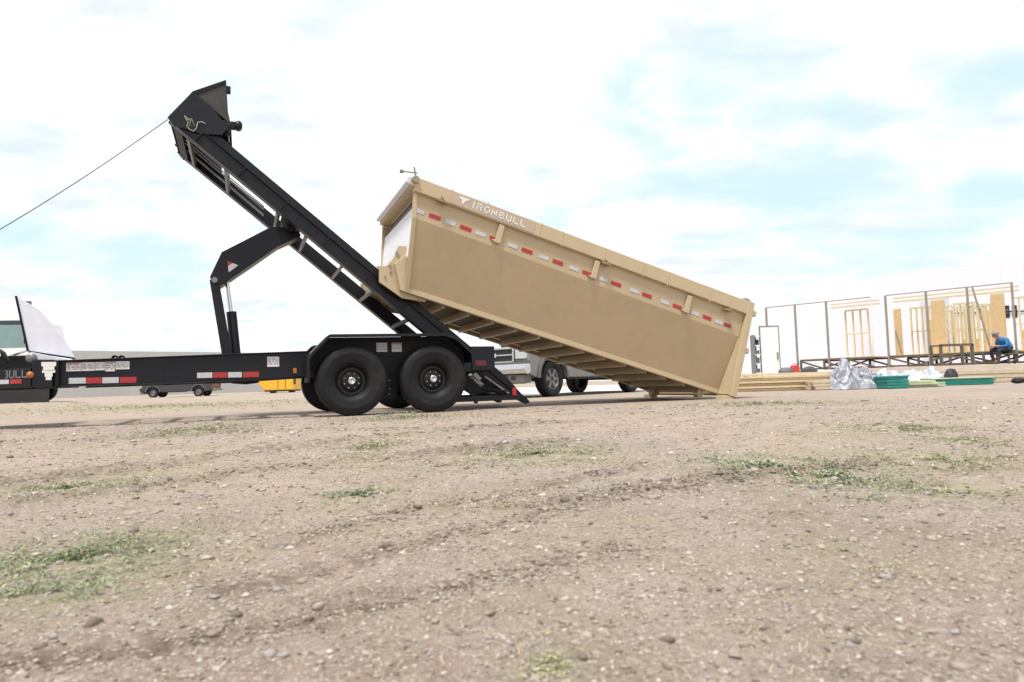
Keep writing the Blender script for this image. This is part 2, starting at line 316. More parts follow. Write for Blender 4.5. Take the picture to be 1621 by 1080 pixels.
def make_ground():
    rr = np.concatenate([[0.0, .15], np.geomspace(.3, 14, 560), np.geomspace(14.3, 60, 90), np.geomspace(63, 900, 30)])
    fine = np.linspace(-47, 47, 780); coarse = np.concatenate([np.linspace(47, 313, 70)[1:-1]])
    az = np.radians(np.concatenate([fine, coarse])); n = len(az); m = len(rr)
    Rr, A = np.meshgrid(rr, az, indexing='ij')
    x = (Rr * np.sin(A)).ravel(); y = (Rr * np.cos(A)).ravel(); z = height(x, y)
    me = bpy.data.meshes.new('ground')
    me.vertices.add(n * m); me.vertices.foreach_set('co', np.stack([x, y, z], 1).astype('f').ravel())
    i = np.arange(m - 1)[:, None]; j = np.arange(n)[None, :]; j2 = (j + 1) % n
    q = np.stack([i * n + j + 0 * j2, (i + 1) * n + j + 0 * j2, (i + 1) * n + j2, i * n + j2], -1).reshape(-1, 4)[:, ::-1]
    me.loops.add(len(q) * 4); me.loops.foreach_set('vertex_index', q.astype('i').ravel())
    me.polygons.add(len(q)); me.polygons.foreach_set('loop_start', np.arange(0, len(q) * 4, 4, dtype='i'))
    me.polygons.foreach_set('use_smooth', np.ones(len(q), bool)); me.update(calc_edges=True); me.validate()
    a = me.attributes.new('grassy', 'FLOAT', 'POINT'); a.data.foreach_set('value', patchmask(x, y).astype('f'))
    a = me.attributes.new('rut', 'FLOAT', 'POINT'); a.data.foreach_set('value', rutfield(x, y).astype('f'))
    o = bpy.data.objects.new('ground', me); COL.objects.link(o); tag(o, kind='structure')
    m = bpy.data.materials.new('packed_gravel_dirt'); m.use_nodes = True; nt = m.node_tree; N = nt.nodes; L = nt.links; b = N['Principled BSDF']; b.inputs['Roughness'].default_value = .92; b.inputs['Specular IOR Level'].default_value = .25
    tc = N.new('ShaderNodeTexCoord')
    def noise(sc, det=5, rough=.6, dist=0):
        q = N.new('ShaderNodeTexNoise'); q.inputs['Scale'].default_value = sc; q.inputs['Detail'].default_value = det; q.inputs['Roughness'].default_value = rough; q.inputs['Distortion'].default_value = dist; L.new(tc.outputs['Object'], q.inputs['Vector']); return q.outputs[0]
    def ramp(f, a, b_, c0=0, c1=1):
        q = N.new('ShaderNodeMapRange'); L.new(f, q.inputs[0]); q.inputs[1].default_value = a; q.inputs[2].default_value = b_; q.inputs[3].default_value = c0; q.inputs[4].default_value = c1; return q.outputs[0]
    def mix(f, a, c):
        q = N.new('ShaderNodeMix'); q.data_type = 'RGBA'; q.clamp_factor = True
        if isinstance(f, float): q.inputs[0].default_value = f
        else: L.new(f, q.inputs[0])
        for i_, v in ((6, a), (7, c)):
            if isinstance(v, tuple): q.inputs[i_].default_value = (*v, 1)
            else: L.new(v, q.inputs[i_])
        return q.outputs[2]
    def mul(a, c):
        q = N.new('ShaderNodeMath'); q.operation = 'MULTIPLY'
        for i_, v in enumerate((a, c)):
            if isinstance(v, float): q.inputs[i_].default_value = v
            else: L.new(v, q.inputs[i_])
        return q.outputs[0]
    c = mix(ramp(noise(.7, 6), .35, .65), (0.340, 0.276, 0.237), (0.322, 0.276, 0.254))
    c = mix(ramp(noise(3.5, 7, .7), .42, .75), c, (0.244, 0.198, 0.164))
    c = mix(ramp(noise(16, 6, .75), .5, .85, 0, .75), c, (0.193, 0.159, 0.134))
    c = mix(ramp(noise(45, 5, .8), .50, .72, 0, .8), c, (0.487, 0.427, 0.385))
    # scattered pale and dark pebbles set in the dirt
    for sc, col_, thr, am in ((150., (0.525, 0.501, 0.458), .30, .8), (62., (0.448, 0.406, 0.380), .20, .7), (95., (0.136, 0.110, 0.098), .24, .6)):
        v = N.new('ShaderNodeTexVoronoi'); v.inputs['Scale'].default_value = sc; L.new(tc.outputs['Object'], v.inputs['Vector'])
        s = N.new('ShaderNodeSeparateColor'); L.new(v.outputs['Color'], s.inputs[0])
        c = mix(mul(ramp(v.outputs['Distance'], thr + .16, thr), ramp(s.outputs[0], .68, .74, 0, am)), c, col_)
    c = mix(ramp(noise(.42, 5, .6), .47, .60, 0, .45), c, (.235, .215, .215))
    c = mix(ramp(noise(1.1, 6, .65, .6), .50, .66, 0, .55), c, (.40, .335, .275))
    c = mix(ramp(noise(2.1, 7, .75, .4), .50, .66, 0, .6), c, (.225, .185, .130))
    c = mix(ramp(noise(7.5, 7, .8, .8), .54, .68, 0, .6), c, (.165, .130, .098))
    c = mix(ramp(noise(11., 6, .8, .5), .56, .70, 0, .55), c, (.43, .375, .325))
    ga = N.new('ShaderNodeAttribute'); ga.attribute_name = 'grassy'
    gm = mul(ga.outputs['Fac'], ramp(noise(14, 6, .7), .36, .6))
    c = mix(mul(gm, .95), c, mix(ramp(noise(5, 4), .4, .6), (.22, .235, .135), (.28, .275, .17)))
    dry = ramp(noise(.9, 7, .75), .48, .66, 0, .42)
    c = mix(dry, c, (.31, .28, .17))
    ru = N.new('ShaderNodeAttribute'); ru.attribute_name = 'rut'
    c = mix(mul(ru.outputs['Fac'], ramp(noise(22, 6, .75), .38, .58, 0, .85)), c, (.125, .098, .078))
    hs = N.new('ShaderNodeHueSaturation'); hs.inputs['Value'].default_value = 1.07; hs.inputs['Saturation'].default_value = 1.12; L.new(c, hs.inputs['Color'])
    tn = N.new('ShaderNodeMix'); tn.data_type = 'RGBA'; tn.blend_type = 'MULTIPLY'; tn.inputs[0].default_value = 1; L.new(hs.outputs[0], tn.inputs[6]); tn.inputs[7].default_value = (1.0, .968, .955, 1); c = tn.outputs[2]
    L.new(c, b.inputs['Base Color'])
    bp = N.new('ShaderNodeBump'); bp.inputs['Strength'].default_value = .9; bp.inputs['Distance'].default_value = .012; L.new(noise(55, 8, .75), bp.inputs['Height'])
    b2 = N.new('ShaderNodeBump'); b2.inputs['Strength'].default_value = .6; b2.inputs['Distance'].default_value = .05; L.new(noise(7, 5, .7), b2.inputs['Height']); L.new(bp.outputs[0], b2.inputs['Normal'])
    L.new(b2.outputs[0], b.inputs['Normal'])
    me.materials.append(m)
make_ground()

def raw_mesh(name, V, Fi, mats, mi=None, smooth=False):
    me = bpy.data.meshes.new(name); k = Fi.shape[1]
    me.vertices.add(len(V)); me.vertices.foreach_set('co', V.astype('f').ravel())
    me.loops.add(Fi.size); me.loops.foreach_set('vertex_index', Fi.astype('i').ravel())
    me.polygons.add(len(Fi)); me.polygons.foreach_set('loop_start', np.arange(0, Fi.size, k, dtype='i'))
    for m in mats: me.materials.append(m)
    if mi is not None: me.polygons.foreach_set('material_index', mi.astype('i'))
    if smooth: me.polygons.foreach_set('use_smooth', np.ones(len(Fi), bool))
    me.update(calc_edges=True); o = bpy.data.objects.new(name, me); COL.objects.link(o); return o

def scatter_pts(n, rmin, rmax, half=44, power=0.):
    r = np.exp(rng.uniform(math.log(rmin), math.log(rmax), n)); a = np.radians(rng.uniform(-half, half, n))
    return r * np.sin(a), r * np.cos(a), r
def make_gravel():
    t = (1 + 5 ** .5) / 2
    iv = np.array([(-1, t, 0), (1, t, 0), (-1, -t, 0), (1, -t, 0), (0, -1, t), (0, 1, t), (0, -1, -t), (0, 1, -t), (t, 0, -1), (t, 0, 1), (-t, 0, -1), (-t, 0, 1)]); iv /= np.linalg.norm(iv[0])
    fi = np.array([(0, 11, 5), (0, 5, 1), (0, 1, 7), (0, 7, 10), (0, 10, 11), (1, 5, 9), (5, 11, 4), (11, 10, 2), (10, 7, 6), (7, 1, 8), (3, 9, 4), (3, 4, 2), (3, 2, 6), (3, 6, 8), (3, 8, 9), (4, 9, 5), (2, 4, 11), (6, 2, 10), (8, 6, 7), (9, 8, 1)])
    x, y, r = scatter_pts(42000, .5, 9)
    x2, y2, r2 = scatter_pts(420, .7, 9)
    sz = np.exp(rng.normal(0, .42, len(x))) * (.0009 + .0011 * r ** .8); sz2 = np.exp(rng.normal(0, .3, len(x2))) * (.0035 + .0022 * r2)
    rt = rutfield(x, y); 
    cx_, cy_ = [], []
    for pts, wd, am in RUTS:
        for p, q in zip(pts, pts[1:]):
            k = int(420 * am * (q - p).length / max(.25, (p.y + q.y) / 7)); t = rng.uniform(0, 1, k); o = rng.normal(0, wd * 1.0, k)
            dx, dy = (q - p).normalized().x, (q - p).normalized().y
            cx_.append(p.x + t * (q.x - p.x) - dy * o); cy_.append(p.y + t * (q.y - p.y) + dx * o)
    x3 = np.concatenate(cx_); y3 = np.concatenate(cy_); kp = (vn(x3 * 5, y3 * 5, 51) > -.02) & (np.hypot(x3, y3) > .55); x3, y3 = x3[kp], y3[kp]
    sz3 = np.exp(rng.normal(0, .45, len(x3))) * (.0016 + .0011 * np.hypot(x3, y3))
    nst = len(x) + len(x2)
    x = np.r_[x, x2, x3]; y = np.r_[y, y2, y3]; sz = np.r_[sz, sz2, sz3]; n = len(x)
    z = height(x, y)
    V = iv[None] * (1 + rng.uniform(-.42, .42, (n, 12, 1)))
    sc = np.stack([rng.uniform(.8, 1.5, n), rng.uniform(.7, 1.1, n), rng.uniform(.35, .75, n)], 1) * sz[:, None]
    V = V * sc[:, None]
    a = rng.uniform(0, 6.28, n); c, s = np.cos(a)[:, None], np.sin(a)[:, None]
    V = np.stack([V[..., 0] * c - V[..., 1] * s, V[..., 0] * s + V[..., 1] * c, V[..., 2]], -1)
    V += np.stack([x, y, z + sz * .12], 1)[:, None]
    Fi = (fi[None] + (np.arange(n) * 12)[:, None, None]).reshape(-1, 3)
    mats = [mat('pebble_pale', (.44, .38, .33), .85, 0, .2, 40), mat('pebble_tan', (.33, .27, .22), .9, 0, .2, 40), mat('pebble_grey', (.29, .26, .245), .85, 0, .2, 40), mat('pebble_dark', (.15, .12, .10), .9, 0, .2, 40), mat('pebble_white', (.54, .50, .46), .8, 0, .1, 40), mat('dirt_clod', (.25, .205, .165), .95, 0, .2, 40, .4, 200)]
    mi = rng.choice(5, n, p=[.19, .56, .12, .12, .01]); mi[nst:] = rng.choice([1, 3, 5], n - nst, p=[.35, .25, .4])
    o = raw_mesh('gravel', V.reshape(-1, 3), Fi, mats, np.repeat(mi, 20)); tag(o, 'loose pale and brown gravel strewn over the dirt yard', 'gravel', kind='stuff')
make_gravel()
def make_grass():
    gm = [mat('weed_green', (.19, .235, .12), .7, 0, .2, 20), mat('weed_grey_green', (.22, .27, .18), .75, 0, .2, 20), mat('grass_olive', (.27, .27, .145), .75, 0, .2, 20), mat('straw', (.47, .39, .27), .85, 0, .2, 20), mat('weed_yellow_green', (.34, .36, .17), .7, 0, .2, 20)]
    for m in gm[:3]: pass
    Vs = []; Ms = []
    for cx, cy, rx, ry, d, k in PATCH:
        n = int(min(9000, max(500, 17000 * d * rx * ry * math.pi / max(.05, (cy / 3) ** 1.2))))
        a = rng.uniform(0, 6.28, n); q = np.abs(rng.normal(0, .72, n)) ** .8
        x = cx + rx * q * np.cos(a); y = cy + ry * q * np.sin(a)
        keep = (vn(x * 9, y * 9, 31) + vn(x * 25, y * 25, 32) * .7) > (-.02 if k != 0 else -.24)
        x, y = x[keep], y[keep]; y = np.maximum(y, .5); n = len(x); z = height(x, y)
        ln = (.0060 + .0034 * cy) * rng.uniform(.4, 1.5, n) * (.75 if k in (3, 4) else 1)
        wd = ln * rng.uniform(.12, .34, n) * (1.5 if k in (1, 3) else 1)
        az = rng.uniform(0, 6.28, n); el = rng.uniform(.02, .65, n) if k != 4 else rng.uniform(.05, .5, n)
        D = np.stack([np.cos(az) * np.cos(el), np.sin(az) * np.cos(el), np.sin(el)], 1); S_ = np.stack([-np.sin(az), np.cos(az), 0 * az], 1)
        base = np.stack([x, y, z - .001], 1)
        off = np.stack([x * 0, x * 0, rng.uniform(0, .5, n) * ln], 1)
        b0 = base + off
        mid = b0 + D * (ln * .5)[:, None]; tip = b0 + D * ln[:, None] - np.stack([x * 0, x * 0, ln * .12], 1)
        Vs.append(np.stack([b0, mid + S_ * (wd / 2)[:, None], tip, mid - S_ * (wd / 2)[:, None]], 1))
        pr = {0: [.42, .22, .26, .06, .04], 1: [.16, .56, .16, .12, 0], 2: [.22, .14, .42, .16, .06], 3: [.1, .1, .1, .2, .5], 4: [.04, .12, .16, .66, .02]}[k]
        Ms.append(rng.choice(5, n, p=pr))
    # dry stems lying about
    x, y, r = scatter_pts(5200, .55, 9); z = height(x, y); ln = (.006 + .006 * r) * rng.uniform(.4, 1.6, len(x)); az = rng.uniform(0, 6.28, len(x)); el = rng.uniform(0, .35, len(x))
    keep = vn(x * 1.7, y * 1.7, 41) > -.12
    D = np.stack([np.cos(az) * np.cos(el), np.sin(az) * np.cos(el), np.sin(el)], 1); S_ = np.stack([-np.sin(az), np.cos(az), 0 * az], 1); b0 = np.stack([x, y, z + .001], 1); w = (ln * .05)[:, None]
    q = np.stack([b0 - S_ * w, b0 + S_ * w, b0 + D * ln[:, None] + S_ * w * .5, b0 + D * ln[:, None] - S_ * w * .5], 1)[keep]
    Vs.append(q); Ms.append(rng.choice([3, 2, 1], len(q), p=[.72, .18, .1]))
    V = np.concatenate(Vs).reshape(-1, 3); n = len(V) // 4
    o = raw_mesh('grass', V, np.arange(n * 4).reshape(-1, 4), gm, np.concatenate(Ms)); tag(o, 'thin weeds, grass tufts and dry straw growing in the dirt', 'grass', kind='stuff')
make_grass()

# ------------------------------------------------------------------ trailer frame of reference
TH = math.atan2(1080, 2744)
TO = gnd(559, 658.5)

def letters(text, h, w, gap, t):
    """stroke letters in (x, z), returned as a list of quads (4 points)"""
    G = {'I': [((.5, 0), (.5, 1))], 'R': [((0, 0), (0, 1)), ((0, 1), (1, 1)), ((1, 1), (1, .52)), ((1, .52), (0, .52)), ((.45, .52), (1, 0))],
         'O': [((0, 0), (0, 1)), ((0, 1), (1, 1)), ((1, 1), (1, 0)), ((1, 0), (0, 0))], 'N': [((0, 0), (0, 1)), ((0, 1), (1, 0)), ((1, 0), (1, 1))],
         'B': [((0, 0), (0, 1)), ((0, 1), (.9, 1)), ((.9, 1), (.9, .53)), ((0, .53), (1, .53)), ((1, .53), (1, 0)), ((1, 0), (0, 0))],
         'U': [((0, 1), (0, 0)), ((0, 0), (1, 0)), ((1, 0), (1, 1))], 'L': [((0, 1), (0, 0)), ((0, 0), (1, 0))]}
    out = []; x = 0
    for ch in text:
        ww = w if ch != 'I' else w * .35
        for (a, b) in G[ch]:
            ax, az, bx, bz = x + a[0] * ww, a[1] * h, x + b[0] * ww, b[1] * h
            d = Vector((bx - ax, 0, bz - az)); d.normalize(); n = Vector((-d.z, 0, d.x)) * t / 2; e = d * t / 2
            out.append([(ax - e.x + n.x, az - e.z + n.z), (ax - e.x - n.x, az - e.z - n.z), (bx + e.x - n.x, bz + e.z - n.z), (bx + e.x + n.x, bz + e.z + n.z)])
        x += ww + gap
    return out, x - gap

def wheel_parts(root, c, rad, wid, side, rimr, tyrem=RUBBER, rimm=RIM, spokes=0, lugs=8, name='wheel'):
    """wheel on the y axis; side=-1: its face looks to -y"""
    e = bpy.data.objects.new(name, None); COL.objects.link(e); e.parent = root; e.location = c; e.empty_display_size = .1
    hw = wid / 2; m = MB()
    prof = [(rimr, -hw * .72), (rimr + .012, -hw * .86), (rimr + (rad - rimr) * .30, -hw * .98), (rimr + (rad - rimr) * .55, -hw * 1.0), (rimr + (rad - rimr) * .57, -hw * 1.012), (rimr + (rad - rimr) * .62, -hw * 1.0), (rimr + (rad - rimr) * .80, -hw * .93), (rad * .965, -hw * .86), (rad * .985, -hw * .76)]
    for g in (-.5, -.17, .17, .5):
        prof += [(rad, hw * (g - .13)), (rad, hw * (g - .04)), (rad - .009, hw * (g - .03)), (rad - .009, hw * (g + .03)), (rad, hw * (g + .04))]
    prof += [(rad * .985, hw * .76), (rad * .965, hw * .86), (rimr + (rad - rimr) * .7, hw), (rimr + .012, hw * .86), (rimr, hw * .72)]
    m.lathe(prof, (0, 0, 0), n=64); t = m.build('tyre', tyrem, e)
    s = side
    m = MB(); m.lathe([(rimr + .008, s * hw * .80), (rimr + .006, s * hw * .74), (rimr - .012, s * hw * .62), (rimr * .86, s * hw * .30), (rimr * .80, s * hw * .12), (rimr * .62, s * hw * .22), (rimr * .55, s * hw * .36), (.001, s * hw * .36)], (0, 0, 0), n=48)
    if spokes:
        for k in range(spokes):
            a = 2 * math.pi * k / spokes; d = Vector((math.cos(a), 0, math.sin(a)))
            m.bar(d * rimr * .2 + Vector((0, s * hw * .55, 0)), d * rimr * .97 + Vector((0, s * hw * .62, 0)), rimr * .30, .02, up=(0, 1, 0))
    m.build('rim', rimm, e)
    if lugs:
        m = MB(); m.lathe([(rimr * .24, s * hw * .36), (rimr * .22, s * hw * .66), (rimr * .13, s * hw * .68), (rimr * .12, s * hw * .60), (.001, s * hw * .60)], (0, 0, 0), n=20); m.build('hub', CHROME, e)
        m = MB()
        for k in range(lugs):
            a = 2 * math.pi * (k + .5) / lugs; m.cut(); m.lathe([(.012, s * hw * .35), (.012, s * hw * .46), (.007, s * hw * .5), (.001, s * hw * .5)], (rimr * .45 * math.cos(a), 0, rimr * .45 * math.sin(a)), n=8)
        m.each('lug_nut', STEEL, e)
    return e

# ------------------------------------------------------------------ roll-off trailer
def make_trailer():
    T = empty('roll_off_trailer', TO, (0, 0, TH), 'long black tandem-axle trailer with its narrow bed tilted steeply skyward beside the tan dumpster', 'trailer')
    def rail(v0, v1, nm='frame_rail'):
        pts = [(-3.02, .435), (-3.02, .69), (-.47, .762), (1.66, .735), (1.66, .50), (1.3, .47), (-.50, .475), (-1.0, .452)]
        m = MB(); m.prism(pts, v0, v1)
        m.prism([(-3.02, .690), (-.47, .762), (-.47, .774), (-3.02, .702)], v0 - .035, v1); m.prism([(-3.02, .423), (-1.0, .440), (-1.0, .452), (-3.02, .435)], v0 - .035, v1)
        m.build(nm, BLACK, T, .004)
    rail(.33, .41); rail(1.89, 1.97)
    for u in (-2.6, -2.1, -1.6, -1.1, -.6, 1.2, 1.6):
        MB().box((u - .04, .41, .50), (u + .04, 1.89, .64)).build('crossmember', BLACK2, T)
    # vertical front plate and the V of the tongue
    MB().box((-3.20, .28, .425), (-3.02, .42, .71)).build('corner_post', BLACK, T, .006)
    MB().box((-2.995, .285, .42), (-2.965, .295, .70)).build('stake_strap', BLACK2, T)
    dirv = Vector((-1.35, .72, 0)).normalized(); p0 = Vector((-3.20, .31, 0))
    for (a, q) in ((p0, dirv), (Vector((-3.2, 1.99, 0)), Vector((-1.35, -.72, 0)).normalized())):
        m = MB(); L = 1.52; e = a + q * L
        m.bar(a + Vector((0, .03 if q.y > 0 else -.03, .53)), e + Vector((0, 0, .50)), .07, .20)
        m.build('tongue_beam', BLACK, T, .005)
    MB().box((-4.75, 1.0, .40), (-4.45, 1.3, .60)).build('coupler', BLACK2, T, .01)
    # lettering and tape on the near tongue beam
    ang = math.atan2(dirv.y, dirv.x) + math.pi
    nrm = Vector((dirv.y, -dirv.x, 0)); nrm = nrm if nrm.y < 0 else -nrm
    def onbeam(s_, w_, out): return p0 + Vector((0, .03, 0)) + dirv * s_ + nrm * out + Vector((0, 0, w_))
    q, tw = letters('IRONBULL', .068, .048, .024, .013); m = MB()
    for quad in q:
        m.add([onbeam(.045 + tw - x, .535 + z, .040) for x, z in quad], [(0, 1, 2, 3)]); m.add([onbeam(.045 + tw - x, .535 + z, .034) for x, z in quad], [(3, 2, 1, 0)])
    m.build('lettering', STEEL, T)
    for k, s_ in enumerate((.10, .245, .39, .535)):
        m = MB(); p = [onbeam(s_, .47, .0385), onbeam(s_ + .13, .47, .0385), onbeam(s_ + .13, .515, .0385), onbeam(s_, .515, .0385)]
        m.add(p, [(0, 1, 2, 3)]); m.build('reflector_strip', (RED, WHITE)[k % 2], T, solid=.003)
    MB().lathe([(.001, -.022), (.03, -.02), (.034, -.008), (.034, 0)], (-3.215, .28, .555), n=20).build('marker_light', AMBER, T)
    MB().lathe([(.001, -.03), (.045, -.03), (.05, -.02), (.05, .03), (.001, .03)], (-3.24, .42, .735), n=24).build('jack_cap', STEEL, T)
    # tool box between the tongue beams, lid raised
    m = MB(); m.add([(-3.2, .46, .55), (-3.2, 1.84, .55), (-4.3, 1.3, .55), (-4.3, 1.0, .55), (-3.2, .46, .77), (-3.2, 1.84, .77), (-4.3, 1.3, .77), (-4.3, 1.0, .77)],
                    [(0, 1, 2, 3), (7, 6, 5, 4), (0, 4, 5, 1), (1, 5, 6, 2), (2, 6, 7, 3), (3, 7, 4, 0)])
    tb = m.build('tool_box', BLACK2, T, .01)
    # the silver lid: upright sheet hinged along the box top
    def pl(px, py, v): # pixel to (u, w) on the plane v
        r = ray(px, py); c = Vector((0, 0, H)); U = Vector((math.cos(TH), math.sin(TH), 0)); V = Vector((-math.sin(TH), math.cos(TH), 0))
        t = (TO + V * v - c).dot(V) / r.dot(V); p = c + r * t - TO; return (p.dot(U), p.dot(Vector((0, 0, 1))))
    pts = [pl(27, 469, .55), pl(46, 556, .55), pl(119, 567, .55), pl(105, 543, .55), pl(88, 519, .55), pl(64, 492, .55)]
    m = MB(); m.prism(pts, .545, .56); ld = m.build('lid', GALV, T, .002)
    m = MB(); m.bar((pts[0][0] - .008, .545, pts[0][1]), (pts[1][0] - .008, .545, pts[1][1]), .02); m.bar((pts[1][0], .54, pts[1][1] - .006), (pts[2][0], .54, pts[2][1] - .006), .018); m.build('lid_edge', BLACK2, T)
    a = pl(52, 558, .5); b = pl(114, 570, .5)
    m = MB(); m.prism([(a[0], a[1]), (b[0], b[1] + .0), (b[0], b[1] - .02), (a[0], a[1] - .075)], .42, .54); m.build('box_rim', GALV, T, .003)
    m = MB(); m.bar((pts[1][0] - .02, .6, pts[1][1]), (pts[1][0] - .05, .6, pts[1][1] + .17), .012); m.bar((-3.52, .7, .76), (-3.25, .62, .86), .02); m.build('gas_strut', CHROME, T)
    # small hoses and valves in the mouth of the tool box
    m = MB()
    for k in range(5): m.tube([(-3.45 - .03 * k, .5 + .05 * k, .70), (-3.5 - .02 * k, .52 + .04 * k, .80 + .01 * k), (-3.7, .6 + .04 * k, .80), (-3.85, .7, .74)], .009, 6)
    m.build('hose', BLACK2, T)
    # reflective strips and decals on the rail
    def strip(px0, px1, py0, py1, v, mt, nm, par=T):
        a = pl(px0, py0, v); b = pl(px1, py1, v)
        m = MB(); m.box((a[0], v - .002, a[1]), (b[0], v + .002, b[1])); return m.build(nm, mt, par)
    for i, (x0, x1) in enumerate([(109, 136), (137, 161), (162, 188), (190, 216)]): strip(x0, x1, 598.5 - i * .4, 607.2 - i * .4, .326, (WHITE, RED)[i % 2], 'reflector_strip')
    for i, (x0, x1) in enumerate([(312, 336), (337, 360), (361, 383), (385, 410)]): strip(x0, x1, 590.2 - i * .4, 598.2 - i * .4, .326, (WHITE, RED)[i % 2], 'reflector_strip')
    def decal(px0, px1, py0, py1, v, lines=3, head=None, rows=None):
        d = strip(px0, px1, py0, py1, v, DECAL, 'safety_decal'); a = pl(px0, py0, v); b = pl(px1, py1, v)
        w = b[0] - a[0]; h = a[1] - b[1]; m = MB(); rr = random.Random(px0)
        for k in range(lines):
            x = a[0] + w * .06
            z = a[1] - h * (.18 + .7 * k / max(1, lines))
            while x < b[0] - w * .1:
                ww = rr.uniform(.02, .05); xe = min(x + ww, b[0] - w * .05); m.box((x, v - .0035, z), (xe, v - .0024, z - h * .09)); x = xe + rr.uniform(.006, .02)
        m.build('print', DPRINT, d)
        if head:
            MB().box((a[0] + w * .05, v - .0035, a[1] - h * .04), (b[0] - w * .05, v - .0024, a[1] - h * .13)).build('print_heading', head, d)
    decal(105, 128, 574.5, 587.6, .326, 4, DRED); decal(129, 150, 574, 587, .326, 4); decal(151, 166, 573.6, 586.2, .326, 3); decal(167, 182, 573, 587.8, .326, 4, AMBER); decal(183, 205, 572.4, 584.6, .326, 3)
    decal(423, 442, 565, 580.5, .326, 3)
    # white emblem decal on the corner post
    m = MB(); c = pl(77, 588, .276)
    for (w_, h_, dz) in ((.13, .045, .075), (.10, .045, .03), (.115, .03, 0), (.07, .04, -.035), (.05, .04, -.07)): m.box((c[0] - w_ / 2, .2775 - .0004 * dz, c[1] + dz - h_ / 2), (c[0] + w_ / 2, .2765, c[1] + dz + h_ / 2))
    m.build('emblem_decal', LOGO, T)
    for px in (182, 192.5):
        u, w = pl(px, 567, .36); MB().lathe([(.035, -.025), (.035, .03), (.015, .03), (.015, -.025), (.035, -.025)], (u, .37, w - .004), n=16).build('tie_down_ring', BLACK2, T)
    u, w = pl(467, 587, .33); MB().box((u - .02, .318, w - .03), (u + .02, .33, w + .03)).build('marker_light', AMBER, T, .004)
    MB().box((-.75, .34, .452), (-.5, .36, .475)).build('fender_bracket', BLACK2, T)
    m = MB(); m.prism([(-1.35, .44), (-1.30, .415), (-1.15, .40), (-1.02, .415), (-.98, .45)], .5, .62); m.build('skid_hump', BLACK2, T, .004)
    # fenders
    out = [(-.51, .40), (-.51, .64), (-.49, .70), (-.43, .77), (-.27, .935), (-.24, .945), (1.08, .955), (1.13, .952), (1.27, .90), (1.44, .75), (1.475, .70), (1.48, .60)]
    for s, v0 in ((0, -.03), (1, 2.33)):
        v1 = .32 if not s else 1.98
        m = MB(); n = len(out); inner = []
        for i, p in enumerate(out):
            a = Vector(out[max(i - 1, 0)]); b = Vector(out[min(i + 1, n - 1)]); d = (b - a).normalized(); inner.append((p[0] + d.y * .012, p[1] - d.x * .012))
        m.prism(out + inner[::-1], v0, v1)
        lip = [(p[0] + (inner[i][0] - p[0]) * 2.6, p[1] + (inner[i][1] - p[1]) * 2.6) for i, p in enumerate(out)]
        m.prism(out + lip[::-1], v0 - .004 if not s else v0, v0 + .006 if not s else v0 + .004)
        fd = m.build('fender', BLACK, T)
        vb = .295 if not s else 1.985
        MB().prism([(p[0] * .985 + .005, p[1] - .016) for p in out[1:-1]] + [(1.46, .56), (1.2, .50), (.78, .46), (.2, .46), (-.2, .50), (-.5, .56)], vb, vb + .012).build('skirt_plate', BLACK2, T)
    MB().prism([(.34, .46), (.62, .46), (.58, .20), (.54, .17), (.42, .17), (.38, .20)], .30, .34).build('spring_hanger', BLACK2, T, .004)
    for w in (.40, .235, .30):
        MB().lathe([(.001, -.02), (.013, -.02), (.013, .01)], (.485, .30, w), n=8).build('bolt', STEEL, T)
    for u0 in (0, .98):
        m = MB()
        for k in range(4): m.prism([(u0 - .38 + k * .05, .36 - k * .012), (u0, .325 - k * .012), (u0 + .38 - k * .05, .36 - k * .012), (u0 + .38 - k * .05, .350 - k * .012), (u0, .313 - k * .012), (u0 - .38 + k * .05, .350 - k * .012)], .36, .43)
        m.build('leaf_spring', BLACK2, T)
        MB().tube([(u0, .2, .395), (u0, 2.1, .395)], .045, 14).build('axle', BLACK2, T)
        wheel_parts(T, (u0, .13, .405), .408, .26, -1, .195); wheel_parts(T, (u0, 2.17, .405), .408, .26, 1, .195)
    # fender decals
    decal(596, 613, 543, 557, .29, 4); decal(620, 636, 543, 557, .29, 2, DRED)
    # rear end
    for y0, y1 in ((.30, .42), (1.88, 2.0)):
        MB().box((1.56, y0, .50), (1.87, y1, .81)).build('rear_upright', BLACK, T, .008)
        MB().box((1.30, y0 + .08, .10), (2.25, y0 + .16, .165)).build('bumper_step', BLACK, T, .004)
        MB().bar((1.56, y0 + .12, .53), (2.12, y0 + .12, .17), .035, .05).build('bumper_strut', BLACK2, T)
        MB().bar((1.42, y0 + .12, .44), (1.62, y0 + .12, .15), .05).build('bumper_strut', BLACK2, T)
    MB().box((1.66, .42, .47), (1.74, 1.88, .64)).build('rear_beam', BLACK2, T, .006)
    m = MB(); m.prism([(1.15, .30), (1.15, .38), (1.50, .50), (1.62, .50), (1.40, .22), (1.30, .17)], .52, .56); m.build('tail_gusset', BLACK2, T, .004)
    MB().box((2.16, .50, .10), (2.25, 1.8, .19)).build('rear_bumper', BLACK, T, .005)
    MB().bar((1.75, .37, .42), (2.08, .37, .19), .018).build('pull_rod', STEEL, T)
    MB().bar((1.60, .37, .46), (1.68, .37, .38), .05).build('grease_block', STEEL, T)
    m = MB(); m.tube([(1.5, .36, .42), (1.62, .34, .30), (1.85, .36, .24), (2.1, .37, .22)], .012, 6); m.build('light_cable', BLACK2, T)
    for u_ in (1.62, 1.95): MB().box((u_, .38, .075), (u_ + .03, .46, .10)).build('step_foot', BLACK2, T)
    u, w = pl(814, 620, .38); MB().box((u - .03, .365, w - .05), (u + .03, .385, w + .05)).build('tail_light', TAIL, T, .005)
    u, w = pl(764, 573, .29); MB().box((u - .10, .288, w - .05), (u + .05, .2995, w + .02)).build('side_reflector', mat('dull_red', (.09, .012, .015), .4), T)
